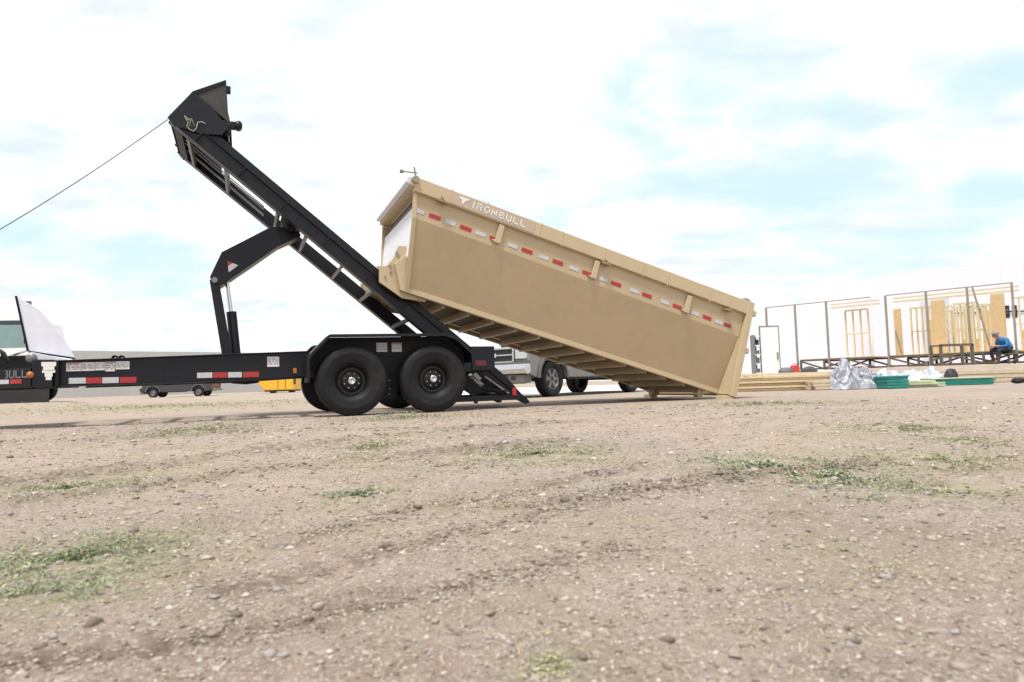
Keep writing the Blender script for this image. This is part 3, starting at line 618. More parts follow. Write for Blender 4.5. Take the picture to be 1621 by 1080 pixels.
    # ---- tilting bed: frame with x along the beams (towards the high front end), z square to them
    BA = R(39.6); o = Vector((0, 0, 1.855))
    BM = Matrix.Translation(o) @ Matrix(((-math.cos(BA), 0, math.sin(BA), 0), (0, 1, 0, 0), (math.sin(BA), 0, math.cos(BA), 0), (0, 0, 0, 1)))
    S0, S1 = -2.86, 2.52     # along the beam: tail end, head end
    for v0, v1 in ((.55, .65), (1.65, 1.75)):
        m = MB(BM); sgn = 1 if v0 < 1 else -1; ve = v0 if sgn > 0 else v1
        m.box((S0 + .12, v0, 0), (S1, v1, .143))
        m.box((S0 + .12, ve - .035 * sgn, -.012), (S1, ve + .11 * sgn, 0)); m.box((S0 + .12, ve - .028 * sgn, .143), (S1, ve + .1 * sgn, .153))
        m.build('bed_rail', BLACK, T, .003)
        if sgn > 0: m = MB(BM); m.prism([(S0 - .08, .14), (S0 + .1, .153), (S1 - .04, .153), (S1 - .10, .245), (S0 + .3, .245), (S0, .20)], ve + .016, ve + .09); m.build('bed_guide_rail', BLACK, T, .004)
        m = MB(BM); m.prism([(S0 + .3, 0), (S0 + .02, .09), (S0 - .16, .135), (S0 - .18, .185), (S0 - .10, .20), (S0 + .2, .19)], v0 + .01, v1 - .01); m.build('bed_toe', BLACK2, T, .004)
        for sx in (-2.2, -1.5, -.9, -.3, .35, 1.0, 1.6, 2.2):
            MB(BM).box((sx - .008, ve - .03 * sgn, .0), (sx + .008, ve, .143)).build('rail_stiffener', BLACK, T)
    # rungs: from photograph columns on the near rail's lower edge
    for px, py in ((303, 213), (487, 370), (546, 416), (595, 455), (650, 503), (441, 334), (359, 266)):
        u, w = pl(px, py, .60); s_ = (Vector((u, 0, w)) - o).dot(Vector((-math.cos(BA), 0, math.sin(BA))))
        m = MB(BM); m.box((s_ - .020, .652, -.018), (s_ + .020, 1.648, .03)); m.build('bed_rung', STEEL, T, .003)
    MB(BM).box((-1.9, .65, .01), (-1.75, 1.65, .13)).build('bed_cross_tube', BLACK2, T, .01)
    MB(BM).box((.72, .65, .01), (.96, 1.65, .13)).build('lift_crosshead', BLACK2, T, .01)
    # front head of the bed
    m = MB(BM); m.box((2.38, .65, -.01), (2.5, 1.65, .25)); m.box((1.95, .655, .1), (2.38, 1.645, .125)); m.build('head_plate', BLACK2, T, .004)
    hp = [pl(x, y, .53) for x, y in ((265, 186), (305, 145), (336, 170), (348, 186), (362, 203), (350, 214), (318, 212), (276, 200))]
    m = MB(); m.prism(hp, .525, .545); m.cut(); m.prism([(p[0], p[1]) for p in hp], 1.755, 1.775); m.each('head_side_plate', BLACK, T, .003)
    p1 = pl(305, 145, .56); p2 = pl(358, 127, .56); p3 = pl(361, 178, .56); p4 = pl(366, 198, .56); p5 = pl(336, 172, .56); p0_ = pl(267, 187, .56)
    m = MB(); m.prism([p1, p2, p3, p4, p5], .56, 1.72); m.build('winch_guard', BROWN, T, .004)
    m = MB(); m.prism([p1, p2, (p2[0] - .01, p2[1] - .05), (p1[0] + .01, p1[1] - .05)], .55, .558); m.cut(); m.bar((p0_[0], .76, p0_[1]), (p1[0], .76, p1[1]), .05); m.cut(); m.bar((p0_[0], 1.55, p0_[1]), (p1[0], 1.55, p1[1]), .05); m.each('guard_trim', BLACK2, T)
    m = MB(); m.add([(p0_[0], .55, p0_[1]), (p1[0], .55, p1[1]), (p1[0], 1.75, p1[1]), (p0_[0], 1.75, p0_[1])], [(0, 1, 2, 3)]); m.build('head_cover', BLACK, T, solid=.01)
    a = pl(364, 196, .56); b = pl(378, 197, .56)
    m = MB(); m.bar((a[0] - .12, .60, a[1] - .01), (b[0] + .01, .60, b[1] - .01), .07, .085); m.box((a[0] - .05, .56, a[1] - .13), (a[0] + .0, .64, a[1])); m.build('hook_bracket', BLACK2, T, .006)
    MB().lathe([(.001, -.06), (.045, -.06), (.045, .06), (.001, .06)], (b[0] - .005, .60, b[1] - .008), n=16).build('roller', BLACK, T)
    a = pl(365, 141, .56)
    MB().box((a[0] - .05, .55, a[1] - .05), (a[0] + .0, .61, a[1] + .03)).build('latch', BLACK2, T, .004)
    a = pl(362, 216, .56); MB().bar((a[0], .60, a[1] + .08), (a[0] + .005, .60, a[1] - .06), .014).build('pin', STEEL, T)
    rp = [(292, 183), (295, 190), (298, 193), (296, 199), (300, 205), (306, 208), (311, 203), (313, 194), (320, 193), (325, 196)]
    m = MB(); m.tube([(*(lambda q: (q[0], .515, q[1]))(pl(x, y, .515)),) for x, y in rp], .005, 6); m.tube([(*(lambda q: (q[0], .51, q[1]))(pl(x, y, .51)),) for x, y in [(293, 184), (302, 192), (300, 199), (308, 200), (303, 188), (296, 190)]], .004, 6); m.build('tie_rope', ROPE, T)
    # thin wires running down inside the bed
    m = MB(BM)
    for v, z in ((.9, .02), (1.0, .01), (1.3, .02), (1.42, .03)): m.cut(); m.tube([(2.45, v, z), (1.2, v, z - .02)], .007, 5)
    m.each('control_line', STEEL, T)
    MB(BM).tube([(2.2, 1.15, .2), (-1.9, 1.15, .12)], .006, 6).build('winch_line', CABLE, T)
    # ---- lift linkage
    arm = [(-.52, 2.40), (-.84, 2.395), (-1.42, 2.045), (-1.555, 1.73), (-1.53, 1.66), (-1.45, 1.625), (-1.31, 1.73), (-.76, 2.155), (-.48, 2.30)]
    m = MB(); m.prism(arm, 1.0, 1.012); m.prism(arm, 1.288, 1.30)
    w_ = [(p[0] * .985 - .012, p[1] * .99 + .016) for p in arm]; m.prism(w_, 1.012, 1.288); m.build('lift_arm', BLACK, T, .003)
    MB().tube([(-1.50, .96, 1.69), (-1.50, 1.34, 1.69)], .035, 16).build('pivot_pin', STEEL, T); MB().tube([(-.62, .78, 2.36), (-.62, 1.52, 2.36)], .04, 16).build('pivot_pin', BLACK2, T)
    for v in (1.0, 1.25):
        m = MB(); m.prism([(-1.56, 1.70), (-1.45, 1.66), (-1.27, .55), (-1.39, .55)], v, v + .05); m.build('lower_link', BLACK, T, .004)
    q = MB(); q.tube([(-1.315, 1.15, 1.32), (-1.245, 1.15, .55)], .060, 20); cy = q.build('hydraulic_cylinder', BLACK, T)
    MB().tube([(-1.375, 1.15, 1.80), (-1.315, 1.15, 1.28)], .024, 16).build('piston_rod', CHROME, cy)
    MB().tube([(-1.30, 1.22, 1.30), (-1.24, 1.22, .62)], .016, 8).build('hydraulic_line', BLACK2, cy)
    a = [pl(360, 413, .99), pl(377, 420, .99), pl(362, 431, .99)]; d = MB().prism(a, .996, .999).build('warning_decal', DECAL, T)
    MB().prism([a[0], (a[0][0] * .5 + a[1][0] * .5, a[0][1] * .5 + a[1][1] * .5), (a[0][0] * .55 + a[2][0] * .45, a[0][1] * .55 + a[2][1] * .45)], .9945, .9955).build('print_heading', DRED, d)
    return T
TR = make_trailer()

# rope from the head of the bed out to the left
a = TO + Matrix.Rotation(TH, 3, 'Z') @ Vector((-2.02, 1.15, 3.62)); b = at(-90, 416, 6.4)
a = at(266, 189, a.y - .1)
m = MB(); pts = []
for k in range(17):
    t = k / 16; p = a.lerp(b, t); p.z -= .05 * math.sin(math.pi * t); pts.append(p)
m.tube(pts, .006, 6); tag(m.build('pull_cable', mat('weathered_cable', (.16, .13, .12), .7), None), 'thin brown cable stretched from the raised trailer head down to the left', 'cable')

# ------------------------------------------------------------------ dumpster
def make_dumpster():
    U = Vector((math.cos(TH), math.sin(TH), 0)); org = TO + U * 5.3 + Vector((0, 0, .10))
    D = empty('roll_off_dumpster', org, (0, R(17), TH), 'long tan open-top dumpster resting tilted on its rear end and the trailer bed', 'dumpster')
    FX = Matrix.Scale(-1, 4, (1, 0, 0))       # local a runs forward, so x = -a
    def D_(): return MB(FX)
    def fb(o):      # mirrored matrix flips faces; put them right
        me = o.data
        me.flip_normals(); return o
    def mk(m, name, mt, par=D, bevel=0, **k):
        o = m.build(name, mt, par, bevel, **k); return fb(o)
    VT, VB, VF, VBF = .12, .33, 2.18, 1.97      # near top, near bottom, far top, far bottom
    FA0, FA1 = 4.80, 5.12                         # front edge at floor and at the top
    fa = lambda b: FA0 + (FA1 - FA0) * b / 1.40
    # long sides: upright band above, panel sloping in to the floor below
    for near in (1, 0):
        vt, vb, s = (VT, VB, 1) if near else (VF, VBF, -1)
        m = D_(); m.add([(fa(1.2), vt, 1.2), (-.12, vt, 1.24), (-.12, vt, .885), (fa(.885), vt, .885), (-.12, vb, .06), (fa(.06), vb, .06),
                         (fa(1.2), vt + .02 * s, 1.2), (-.12, vt + .02 * s, 1.24), (-.12, vt + .02 * s, .885), (fa(.885), vt + .02 * s, .885), (-.12, vb + .02 * s, .06), (fa(.06), vb + .02 * s, .06)],
                        [(0, 1, 2, 3), (3, 2, 4, 5), (9, 8, 7, 6), (11, 10, 8, 9), (0, 6, 7, 1), (5, 4, 10, 11), (0, 3, 9, 6), (3, 5, 11, 9), (1, 7, 8, 2), (2, 8, 10, 4)])
        mk(m, 'side_panel', TAN)
        m = D_(); o_ = .055 * s
        m.add([(fa(1.195), vt - o_, 1.192), (-.14, vt - o_, 1.235), (-.14, vt - o_, 1.435), (fa(1.375), vt - o_, 1.375), (fa(1.195), vt + .05 * s, 1.192), (-.14, vt + .05 * s, 1.235), (-.14, vt + .05 * s, 1.435), (fa(1.375), vt + .05 * s, 1.375)],
              [(0, 3, 2, 1), (4, 5, 6, 7), (0, 1, 5, 4), (1, 2, 6, 5), (2, 3, 7, 6), (3, 0, 4, 7)])
        mk(m, 'top_rail', TAN2, bevel=.012)
        m = D_(); m.box((-.1, vb - .012 * s, 0.0), (fa(0) - .02, vb + .05 * s, .065)); mk(m, 'floor_rail', TAN2, bevel=.005)
        # post at the rear corner, with the triangular fill plate
        m = D_(); m.add([(-.24, vt - .06 * s, -.02), (-.13, vt - .06 * s, -.02), (-.13, vt - .06 * s, 1.44), (-.24, vt - .06 * s, 1.44), (-.24, vt + .05 * s, -.02), (-.13, vt + .05 * s, -.02), (-.13, vt + .05 * s, 1.44), (-.24, vt + .05 * s, 1.44)],
                        [(0, 1, 2, 3), (7, 6, 5, 4), (0, 4, 5, 1), (1, 5, 6, 2), (2, 6, 7, 3), (3, 7, 4, 0)]); mk(m, 'corner_post', TAN2, bevel=.008)
        m = D_(); q = [(vt + .0 * s, .86), (vt - .03 * s, .0), (vb + .01 * s, .0)]
        n0 = [(-.128, v, b) for v, b in q]; n1 = [(-.10, v, b) for v, b in q]; m.add(n0 + n1, [(0, 1, 2), (5, 4, 3), (0, 3, 4, 1), (1, 4, 5, 2), (2, 5, 3, 0)]); mk(m, 'gusset', TAN2)
        m = D_(); m.add([(fa(0) - .05, vb - .015 * s, .0), (fa(0) + .0, vb - .015 * s, .0), (fa(.885), vt - .012 * s, .885), (fa(.885) - .05, vt - .012 * s, .885), (fa(1.19), vt - .012 * s, 1.19), (fa(1.19) - .05, vt - .012 * s, 1.19)] +
                        [(fa(0) - .05, vb + .03 * s, .0), (fa(0) + .0, vb + .03 * s, .0), (fa(.885), vt + .03 * s, .885), (fa(.885) - .05, vt + .03 * s, .885), (fa(1.19), vt + .03 * s, 1.19), (fa(1.19) - .05, vt + .03 * s, 1.19)],
                        [(0, 1, 2, 3), (3, 2, 4, 5), (9, 8, 7, 6), (11, 10, 8, 9), (1, 7, 8, 2), (2, 8, 10, 4), (0, 3, 9, 6), (3, 5, 11, 9)]); mk(m, 'front_post', TAN2)
        if near:
            for a_ in (3.87, 2.43, .88):
                m = D_(); m.box((a_ - .038, vt - .045, .935), (a_ + .038, vt - .002, 1.195)); br = mk(m, 'rib', TAN2, bevel=.006)
                m = D_(); m.prism([(a_ + .03, .945), (a_ + .09, .955), (a_ + .03, .99)], vt - .03, vt - .002); mk(m, 'latch_tab', TAN2)
            for a_ in (4.62, 4.12, 3.35, 3.02, 2.36, 1.72, 1.3, .55, .18):
                m = D_(); m.box((a_ - .006, vt - .059, 1.20), (a_ + .006, vt - .054, 1.40)); mk(m, 'rail_seam', TAN2)
            for a_ in (4.72, 2.32, .22):
                m = D_(); m.box((a_ - .07, vt - .09, 1.175), (a_ + .05, vt - .02, 1.2)); m.tube([(a_ - .04, vt - .085, 1.19), (a_ + .02, vt - .085, 1.235)], .012, 6); mk(m, 'tie_hook', mat('tan_hook_%d' % int(a_ * 10), (.30, .22, .12), .5))
    # reflective strips
    reds = [4.735, 4.315, 3.90, 3.44, 2.98, 2.52, 2.06, 1.55, 1.03, .50, .13]
    rw = [.155] * 9 + [.15, .13]
    for i, a_ in enumerate(reds):
        w = rw[i]; b = .985
        m = D_(); m.box((a_ - w / 2, VT - .005, b - .026), (a_ + w / 2, VT - .001, b + .026)); mk(m, 'reflector_strip', RED)
        aw = a_ + (.14 if i != len(reds) - 1 else .09); m = D_(); m.box((aw, VT - .005, b - .026), (aw + .14, VT - .001, b + .026)); mk(m, 'reflector_strip', WHITE)
    # lettering on the rail, painted backing, bull's head
    vf = VT - .055
    m = D_(); m.add([(4.62, vf - .003, 1.215), (3.44, vf - .003, 1.225), (3.44, vf - .003, 1.37), (4.62, vf - .003, 1.365), (4.62, vf + .0, 1.215), (3.44, vf + .0, 1.225), (3.44, vf, 1.37), (4.62, vf, 1.365)], [(0, 3, 2, 1), (4, 5, 6, 7), (0, 1, 5, 4), (1, 2, 6, 5), (2, 3, 7, 6), (3, 0, 4, 7)][:1] + [(4, 5, 6, 7)]); mk(m, 'lettering_panel', LOGOBG)
    q, tw = letters('IRONBULL', .070, .064, .045, .018); m = D_(); k = .74 / tw
    for quad in q:
        m.add([(4.32 - x * k, vf - .007, 1.262 + z + .0) for x, z in quad], [(0, 1, 2, 3)]); m.add([(4.32 - x * k, vf - .004, 1.262 + z) for x, z in quad], [(3, 2, 1, 0)])
    mk(m, 'lettering', LOGO)
    hd = [(0, -.05), (.02, -.03), (.03, 0), (.07, .015), (.09, .05), (.06, .035), (.03, .045), (0, .035), (-.03, .045), (-.06, .035), (-.09, .05), (-.07, .015), (-.03, 0), (-.02, -.03)]
    m = D_(); m.prism([(4.45 + x * .85, 1.30 + z) for x, z in hd], vf - .007, vf - .004); mk(m, 'bull_emblem', LOGO)
    # floor, cross members, under-rails
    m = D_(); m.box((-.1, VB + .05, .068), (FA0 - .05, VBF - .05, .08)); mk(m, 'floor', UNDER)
    for k in range(14):
        a_ = .12 + k * .345; m = D_(); m.box((a_ - .004, VB + .05, -.02), (a_ + .004, VBF - .05, .068)); m.box((a_ - .026, VB + .05, -.026), (a_ + .004, VBF - .05, -.02)); mk(m, 'cross_channel', TAN2)
    # front wall: pale sheet under a projecting lip, hook nose below
    m = D_(); m.add([(fa(.42), VT + .12, .42), (fa(.42), VF - .12, .42), (fa(1.05) - .04, VF - .02, 1.06), (fa(1.05) - .04, VT + .02, 1.06)] + [(fa(.42) - .03, VT + .12, .42), (fa(.42) - .03, VF - .12, .42), (fa(1.05) - .07, VF - .02, 1.06), (fa(1.05) - .07, VT + .02, 1.06)],
                    [(0, 1, 2, 3), (7, 6, 5, 4), (0, 4, 5, 1), (1, 5, 6, 2), (2, 6, 7, 3), (3, 7, 4, 0)]); mk(m, 'front_wall', WHITEWALL)
    m = D_(); m.prism([(4.86, 1.03), (4.985, 1.03), (4.95, 1.36), (4.86, 1.36)], VT + .005, VF - .005); mk(m, 'front_recess_shade', UNDER)  # added block, dark brown to paint in the shade behind the header
    m = D_(); m.box((4.99, VT - .05, 1.25), (5.13, VF + .05, 1.37)); mk(m, 'front_header', TAN2, bevel=.01)
    m = D_(); m.prism([(5.132, 1.27), (5.20, 1.28), (5.20, 1.36), (5.132, 1.38)], VT + .0, VF - .0); mk(m, 'tarp_housing', GALV, bevel=.01)
    m = D_(); m.prism([(4.76, .0), (4.86, .0), (5.02, .30), (4.93, .45), (4.82, .45)], VB - .01, VBF + .01); mk(m, 'front_sill', TAN2, bevel=.008)
    np_ = [(4.72, .03), (4.74, .12), (4.88, .60), (5.03, .55), (5.045, .38), (5.10, .26), (5.185, .22), (5.13, .03), (4.80, -.075), (4.5, -.03), (4.5, .0)]
    for v in (.395, 1.86):
        m = D_(); m.prism(np_, v, v + .03); mk(m, 'hook_plate', TAN2, bevel=.004)
    m = D_(); m.prism([(4.55, -.02), (4.72, .02), (5.10, .05), (5.14, .2), (5.0, .22), (4.7, .0)], .43, 1.855); mk(m, 'nose_beam', TAN2)
    for a_, b_, r_ in ((5.025, .46, .018), (4.99, .43, .014), (5.06, .27, .016), (5.0, .30, .012), (5.03, .20, .014), (5.08, .12, .013)):
        m = D_(); m.tube([(a_, .396, b_), (a_, .380, b_)], r_, 10); mk(m, 'bolt', POSTM)
    m = D_(); m.tube([(5.10, VT - .02, 1.33), (5.10, VT - .09, 1.33)], .045, 16); m.tube([(5.10, VT - .07, 1.33), (5.16, VT - .07, 1.47)], .011, 8); m.tube([(5.10, VT - .05, 1.42), (5.30, VT - .05, 1.37)], .009, 8); m.tube([(5.31, VT - .05, 1.365), (5.27, VT - .05, 1.375)], .024, 10); mk(m, 'tarp_crank', POSTM)
    # rear gate and feet
    m = D_(); m.box((-.20, VT + .05, .0), (-.14, VF - .05, 1.38)); mk(m, 'rear_gate', TAN, bevel=.004)
    for b_ in (.3, .75, 1.2): m = D_(); m.box((-.27, VT + .0, b_), (-.20, VF, b_ + .07)); mk(m, 'gate_bar', TAN2, bevel=.004)
    for b_ in (1.3, .72): m = D_(); m.box((-.31, VT - .05, b_ - .05), (-.245, VT + .02, b_ + .03)); mk(m, 'gate_hinge', TAN2, bevel=.01)
    m = D_(); m.tube([(-.18, VT + .0, 1.46), (-.1, VT + .02, 1.47)], .03, 8); m.box((-.22, VT - .03, 1.44), (-.02, VT + .03, 1.452)); mk(m, 'gate_latch', POSTM)
    m = D_(); m.box((-.20, VT - .05, -.115), (-.04, VT + .16, -.03)); mk(m, 'rear_foot', TAN2, bevel=.01)
    m = D_(); m.box((-.20, VF - .16, -.115), (-.04, VF + .05, -.03)); mk(m, 'rear_foot', TAN2, bevel=.01)
    for v in (.5, 1.7):
        m = D_(); m.tube([(.12, v - .06, -.055), (.12, v + .06, -.055)], .052, 18); m.box((.06, v - .08, -.06), (.18, v - .065, .02)); mk(m, 'roller', TAN2)
    return D
make_dumpster()

# ------------------------------------------------------------------ pickups
def make_pickup(loc, rot, paint, label, group=None, detail=True, spokes=6, rimm=STEEL):
    """x runs from the front bumper (0) to the tail (5.6), y across, near side y=0 .. 1.9"""
    P = empty('pickup_truck', loc, (0, 0, rot), label, 'pickup truck', group)
    Lc = 5.6; r = .40; wf, wr = .95, 4.45
    def arch(c, n=9, rr=.50): return [(c - rr * math.cos(math.pi * k / n), .42 + rr * math.sin(math.pi * k / n)) for k in range(n + 1)]
    low = [(0.10, .50), (.08, .80), (.14, 1.02), (.35, 1.12), (1.55, 1.20), (5.5, 1.22), (5.55, .55)]
    bot = [(Lc - .15, .46)] + arch(wr)[::-1] + arch(wf)[::-1] + [(.3, .44)]
    m = MB(); m.prism(low + bot, .02, .22); m.prism(low + bot, 1.68, 1.88)
    core = [(.10, .55), (.08, .80), (.14, 1.02), (.35, 1.13), (1.55, 1.21), (3.7, 1.2), (3.7, .6), (.5, .6)]
    m.prism(core, .215, 1.685); m.prism([(3.7, .62), (3.7, .75), (5.5, .75), (5.5, .62)], .215, 1.685); m.prism([(5.45, .62), (5.45, 1.2), (5.52, 1.2), (5.52, .62)], .215, 1.685)
    m.build('body', paint, P, .03)
    m = MB(); cab = [(1.45, 1.19), (2.15, 1.80), (3.35, 1.82), (3.70, 1.19)]
    m.prism2(cab, [.06, .22, .22, .06], [1.84, 1.68, 1.68, 1.84]); m.build('cab', paint, P, .03)
    for y, d in ((.0, -1), (1.9, 1)):
        m = MB(); w = [(1.72, 1.26), (2.20, 1.72), (2.70, 1.74), (2.70, 1.26)]; w2 = [(2.78, 1.26), (2.78, 1.74), (3.30, 1.75), (3.52, 1.26)]
        for q in (w, w2):
            ys = [(.06 + .16 * (p[1] - 1.19) / .62 - .006) if d < 0 else (1.84 - .16 * (p[1] - 1.19) / .62 + .006) for p in q]
            m.prism2(q, ys, [a - .004 * -d * -1 for a in ys])
        m.build('side_window', GLASS, P)
        m = MB(); m.box((1.55, y - .14 if d < 0 else y, 1.18), (1.68, y + .02 if d < 0 else y + .14, 1.36)); m.build('wing_mirror', DPLASTIC, P, .02)
        m = MB()
        for x in (2.74, 3.66): m.box((x - .004, y + (.014 if d < 0 else -.024), .5), (x + .004, y + (.024 if d < 0 else -.014), 1.18))
        m.build('door_seam', DPLASTIC, P)
    m = MB(); m.add([(1.50, .14, 1.235), (2.12, .27, 1.772), (2.12, 1.63, 1.772), (1.50, 1.76, 1.235)], [(0, 1, 2, 3)]); o = m.build('windscreen', GLASS, P, solid=.01)
    # front end
    m = MB(); m.box((.045, .40, .79), (.10, 1.50, 1.08)); g = m.build('grille', DPLASTIC, P, .01)
    m = MB(); m.box((.02, .38, 1.06), (.09, 1.52, 1.10)); m.box((.02, .38, .77), (.09, 1.52, .80)); m.box((.02, .38, .77), (.09, .42, 1.1)); m.box((.02, 1.48, .77), (.09, 1.52, 1.1)); m.box((.025, .42, .92), (.08, 1.48, .95)); m.box((.018, .87, .89), (.04, 1.03, .98)); m.build('grille_surround', CHROME if detail else STEEL, P, .008)
    for y0, y1 in ((.06, .37), (1.53, 1.84)):
        MB().prism2([(.05, .83), (.05, 1.06), (.30 if y0 < 1 else .1, 1.08), (.30 if y0 < 1 else .1, .86)], [y0] * 4, [y1] * 4).build('headlight', LAMPG, P, .02)
    m = MB(); m.prism([(-.06, .52), (-.08, .62), (-.05, .73), (.12, .74), (.14, .55), (.05, .50)], .0, 1.9); m.build('front_bumper', CHROME if detail else paint, P, .02)
    m = MB(); m.prism([(-.02, .30), (-.03, .50), (.2, .52), (.25, .34)], .06, 1.84); va = m.build('valance', PLASTIC, P, .03)
    m = MB()
    for y0 in (.30, .52, 1.28, 1.5): m.box((-.034, y0, .40), (-.02, y0 + .13, .47))
    m.build('fog_slot', DPLASTIC, va)
    MB().box((-.02, .02, .735), (.14, 1.88, .775)).build('bumper_top', PLASTIC, P)
    m = MB(); m.box((.6, .3, .42), (5.2, 1.6, .60)); m.tube([(wf, .2, .4), (wf, 1.7, .4)], .05, 8); m.tube([(wr, .2, .4), (wr, 1.7, .4)], .06, 8); m.box((1.6, .1, .38), (3.5, .25, .44)); m.build('chassis', DPLASTIC, P)
    m = MB()
    for c in (wf, wr):
        for y0, y1 in ((-.02, .03), (1.87, 1.92)):
            a = arch(c, 12, .50); b = arch(c, 12, .56); m.cut(); m.prism(a + b[::-1], y0, y1)
    m.each('wheel_arch_trim', PLASTIC, P)
    for y0 in (.05, 1.72): MB().box((5.50, y0, .8), (5.57, y0 + .13, 1.15)).build('tail_light', TAIL, P, .01)
    MB().box((5.5, .1, .45), (5.7, 1.8, .62)).build('rear_bumper', STEEL, P, .02)
    for c in (wf, wr):
        wheel_parts(P, (c, .14, r), r, .26, -1, .235, rimm=rimm, spokes=spokes, lugs=0); wheel_parts(P, (c, 1.76, r), r, .26, 1, .235, rimm=rimm, spokes=spokes, lugs=0)
    return P
# silver one behind the skip: front wheel and heading measured on the ground
A0 = gnd(877, 628); ax = Vector((.636, .772, 0)); ay = Vector((-.772, .636, 0)); rt = math.atan2(.772, .636)
make_pickup(A0 - ax * .95 - ay * .02, rt, SILVER, 'silver pickup parked behind the tilted tan dumpster, its grille facing left')
def level(x, y): return float(rise(np.array([x]), np.array([y]))[0])
x0 = col(222, 54); make_pickup((x0, 54., .035), R(4), SHADEGREY, 'far dark pickup seen under the black trailer frame, in front of the grey shed', detail=False, spokes=0)

# ------------------------------------------------------------------ left heavy truck
def make_truck():
    Y = 24.; z0 = .15
    X1 = col(70, Y)        # nose of the cab, pointing right
    T = empty('heavy_truck', (X1, Y, z0), (0, 0, R(6)), 'tall white truck at the left edge, partly hidden by the raised silver lid', 'truck')
    m = MB(); m.prism([(-.55, .75), (-.12, .80), (-.05, 1.35), (-.35, 1.75), (-.62, 2.95), (-.9, 3.12), (-2.6, 3.15), (-2.7, 3.05), (-2.7, .75)], 0, 2.3); m.build('cab', WTRUCK, T, .05)
    m = MB(); m.prism([(-.55, 1.95), (-.75, 2.74), (-2.5, 2.76), (-2.5, 1.93)], -.012, 0.02); m.build('side_window', mat('green_tinted_glass', (.20, .30, .31), .35), T, .01)
    m = MB(); m.prism([(-.70, 2.745), (-.76, 2.90), (-2.55, 2.91), (-2.52, 2.765)], -.014, 0.015); m.build('window_visor', mat('dark_green_trim', (.03, .05, .05), .4), T)
    m = MB(); m.box((-1.6, -.02, 1.95), (-1.56, 0, 2.75)); m.build('door_pillar', WTRUCK, T)
    MB().prism([(-.52, 1.75), (-.8, 2.93), (-.78, 2.95), (-.48, 1.77)], .12, 2.2).build('windscreen', GLASS, T)
    m = MB(); m.box((-9, .05, 1.35), (-2.8, 2.35, 3.0)); m.build('box_body', WTRUCK, T, .04)
    m = MB(); m.box((-9, .3, .55), (-.4, 2.0, .85)); m.box((-1.85, -.02, .0), (-.1, .5, 1.30)); m.box((-9, .1, .85), (-.6, 2.2, 1.36)); m.build('chassis', DPLASTIC, T)
    MB().box((-.12, 0, .5), (.02, 2.3, .8)).build('front_bumper', DPLASTIC, T, .03)
    m = MB(); m.tube([(-.62, -.02, 2.2), (-.42, -.25, 2.4)], .02, 6); m.box((-.50, -.36, 2.05), (-.38, -.22, 2.55)); m.build('wing_mirror', DPLASTIC, T, .02)
    m = MB(); m.tube([(-.85, .4, 3.1), (-.85, .4, 3.45)], .025, 6); m.build('beacon_stem', DPLASTIC, T); m = MB(); m.tube([(-.78, .35, 3.45), (-.78, .35, 3.62)], .12, 8); m.build('beacon', mat('grey_green_lens', (.12, .17, .13), .4), T)
    for x in (-1.2, -5.2, -6.4):
        wheel_parts(T, (x, .16, .5), .5, .3, -1, .28, lugs=8); wheel_parts(T, (x, 2.1, .5), .5, .3, 1, .28, lugs=0)
make_truck()

# ------------------------------------------------------------------ yellow machine seen under the frame
def make_yellow():
    # about three metres long
    Y = 60.; c = at(438, 610, Y)
    T = empty('yellow_roller', (c.x, Y, .1), (0, 0, 0), 'small yellow machine far behind the trailer frame, left of the tandem wheels', 'machine')
    T.scale = (1.75, 1.75, 1.75)
    m = MB(); m.prism([(-.62, .14), (.85, .14), (.85, .95), (.55, 1.05), (-.50, 1.05), (-.95, .65), (-.95, .5)], 0, 1.2); m.build('body', YELLOW, T, .03)
    m = MB(); m.box((-.62, .02, .07), (.82, 1.18, .14)); m.build('chassis', DPLASTIC, T)
    m = MB(); m.box((.06, -.012, .2), (.08, 0, .95)); m.cut(); m.box((.42, -.012, .2), (.44, 0, .95)); m.each('panel_seam', DPLASTIC, T)
    m = MB(); m.tube([(-.1, .5, 1.05), (-.2, .5, 1.2), (-.2, .8, 1.2), (-.1, .8, 1.05)], .02, 6); m.build('handle', DPLASTIC, T)
    for x in (-.4, .55): m = MB(); m.tube([(x, .35, .10), (x, .95, .10)], .095, 16); m.build('drum', RUBBER, T)
make_yellow()

# ------------------------------------------------------------------ buildings
def wallbox(name, p, q, z0, z1, depth, mt, label, ribs=0, roof=None, zt2=None):
    p = Vector((p[0], p[1], 0)); q = Vector((q[0], q[1], 0)); d = (q - p); L = d.length; d.normalize()
    B = empty(name, p, (0, 0, math.atan2(d.y, d.x)), label, 'building')
    zt2 = zt2 or z1
    m = MB(); m.prism([(0, z0), (L, z0), (L, zt2 - .004), (0, z1 - .004)], 0, depth); m.build('wall', mt, B)
    m = MB()
    if ribs:
        k = 0.
        while k < L: m.box((k, -.012, z0), (k + .05, -.001, min(z1, zt2) - .12)); k += ribs
        m.build('wall_rib', mt, B)
    m = MB(); m.prism([(0, z1), (L, zt2), (L, zt2 + .12), (0, z1 + .12)], 0, depth); m.build('roof', roof or mt, B)
    return B
p1 = Vector((col(110, 75), 75.)); p2 = Vector((col(500, 96.), 96.)); dv = (p2 - p1).normalized()
wallbox('metal_shed', tuple(p1 - dv * 22), tuple(p1 + dv * 78), 0, 5.25, 20, METALWALL, 'long low grey sheet-metal shed across the horizon behind the trailer', ribs=.9)
q1 = Vector((col(1386, 51.6), 51.6)); q2 = Vector((col(1760, 41), 41.)); wallbox('white_warehouse', tuple(q1), tuple(q2), 0, 7.45, 20, WHITEWALL, 'large white warehouse at the right edge behind the timber framing', ribs=1.2)
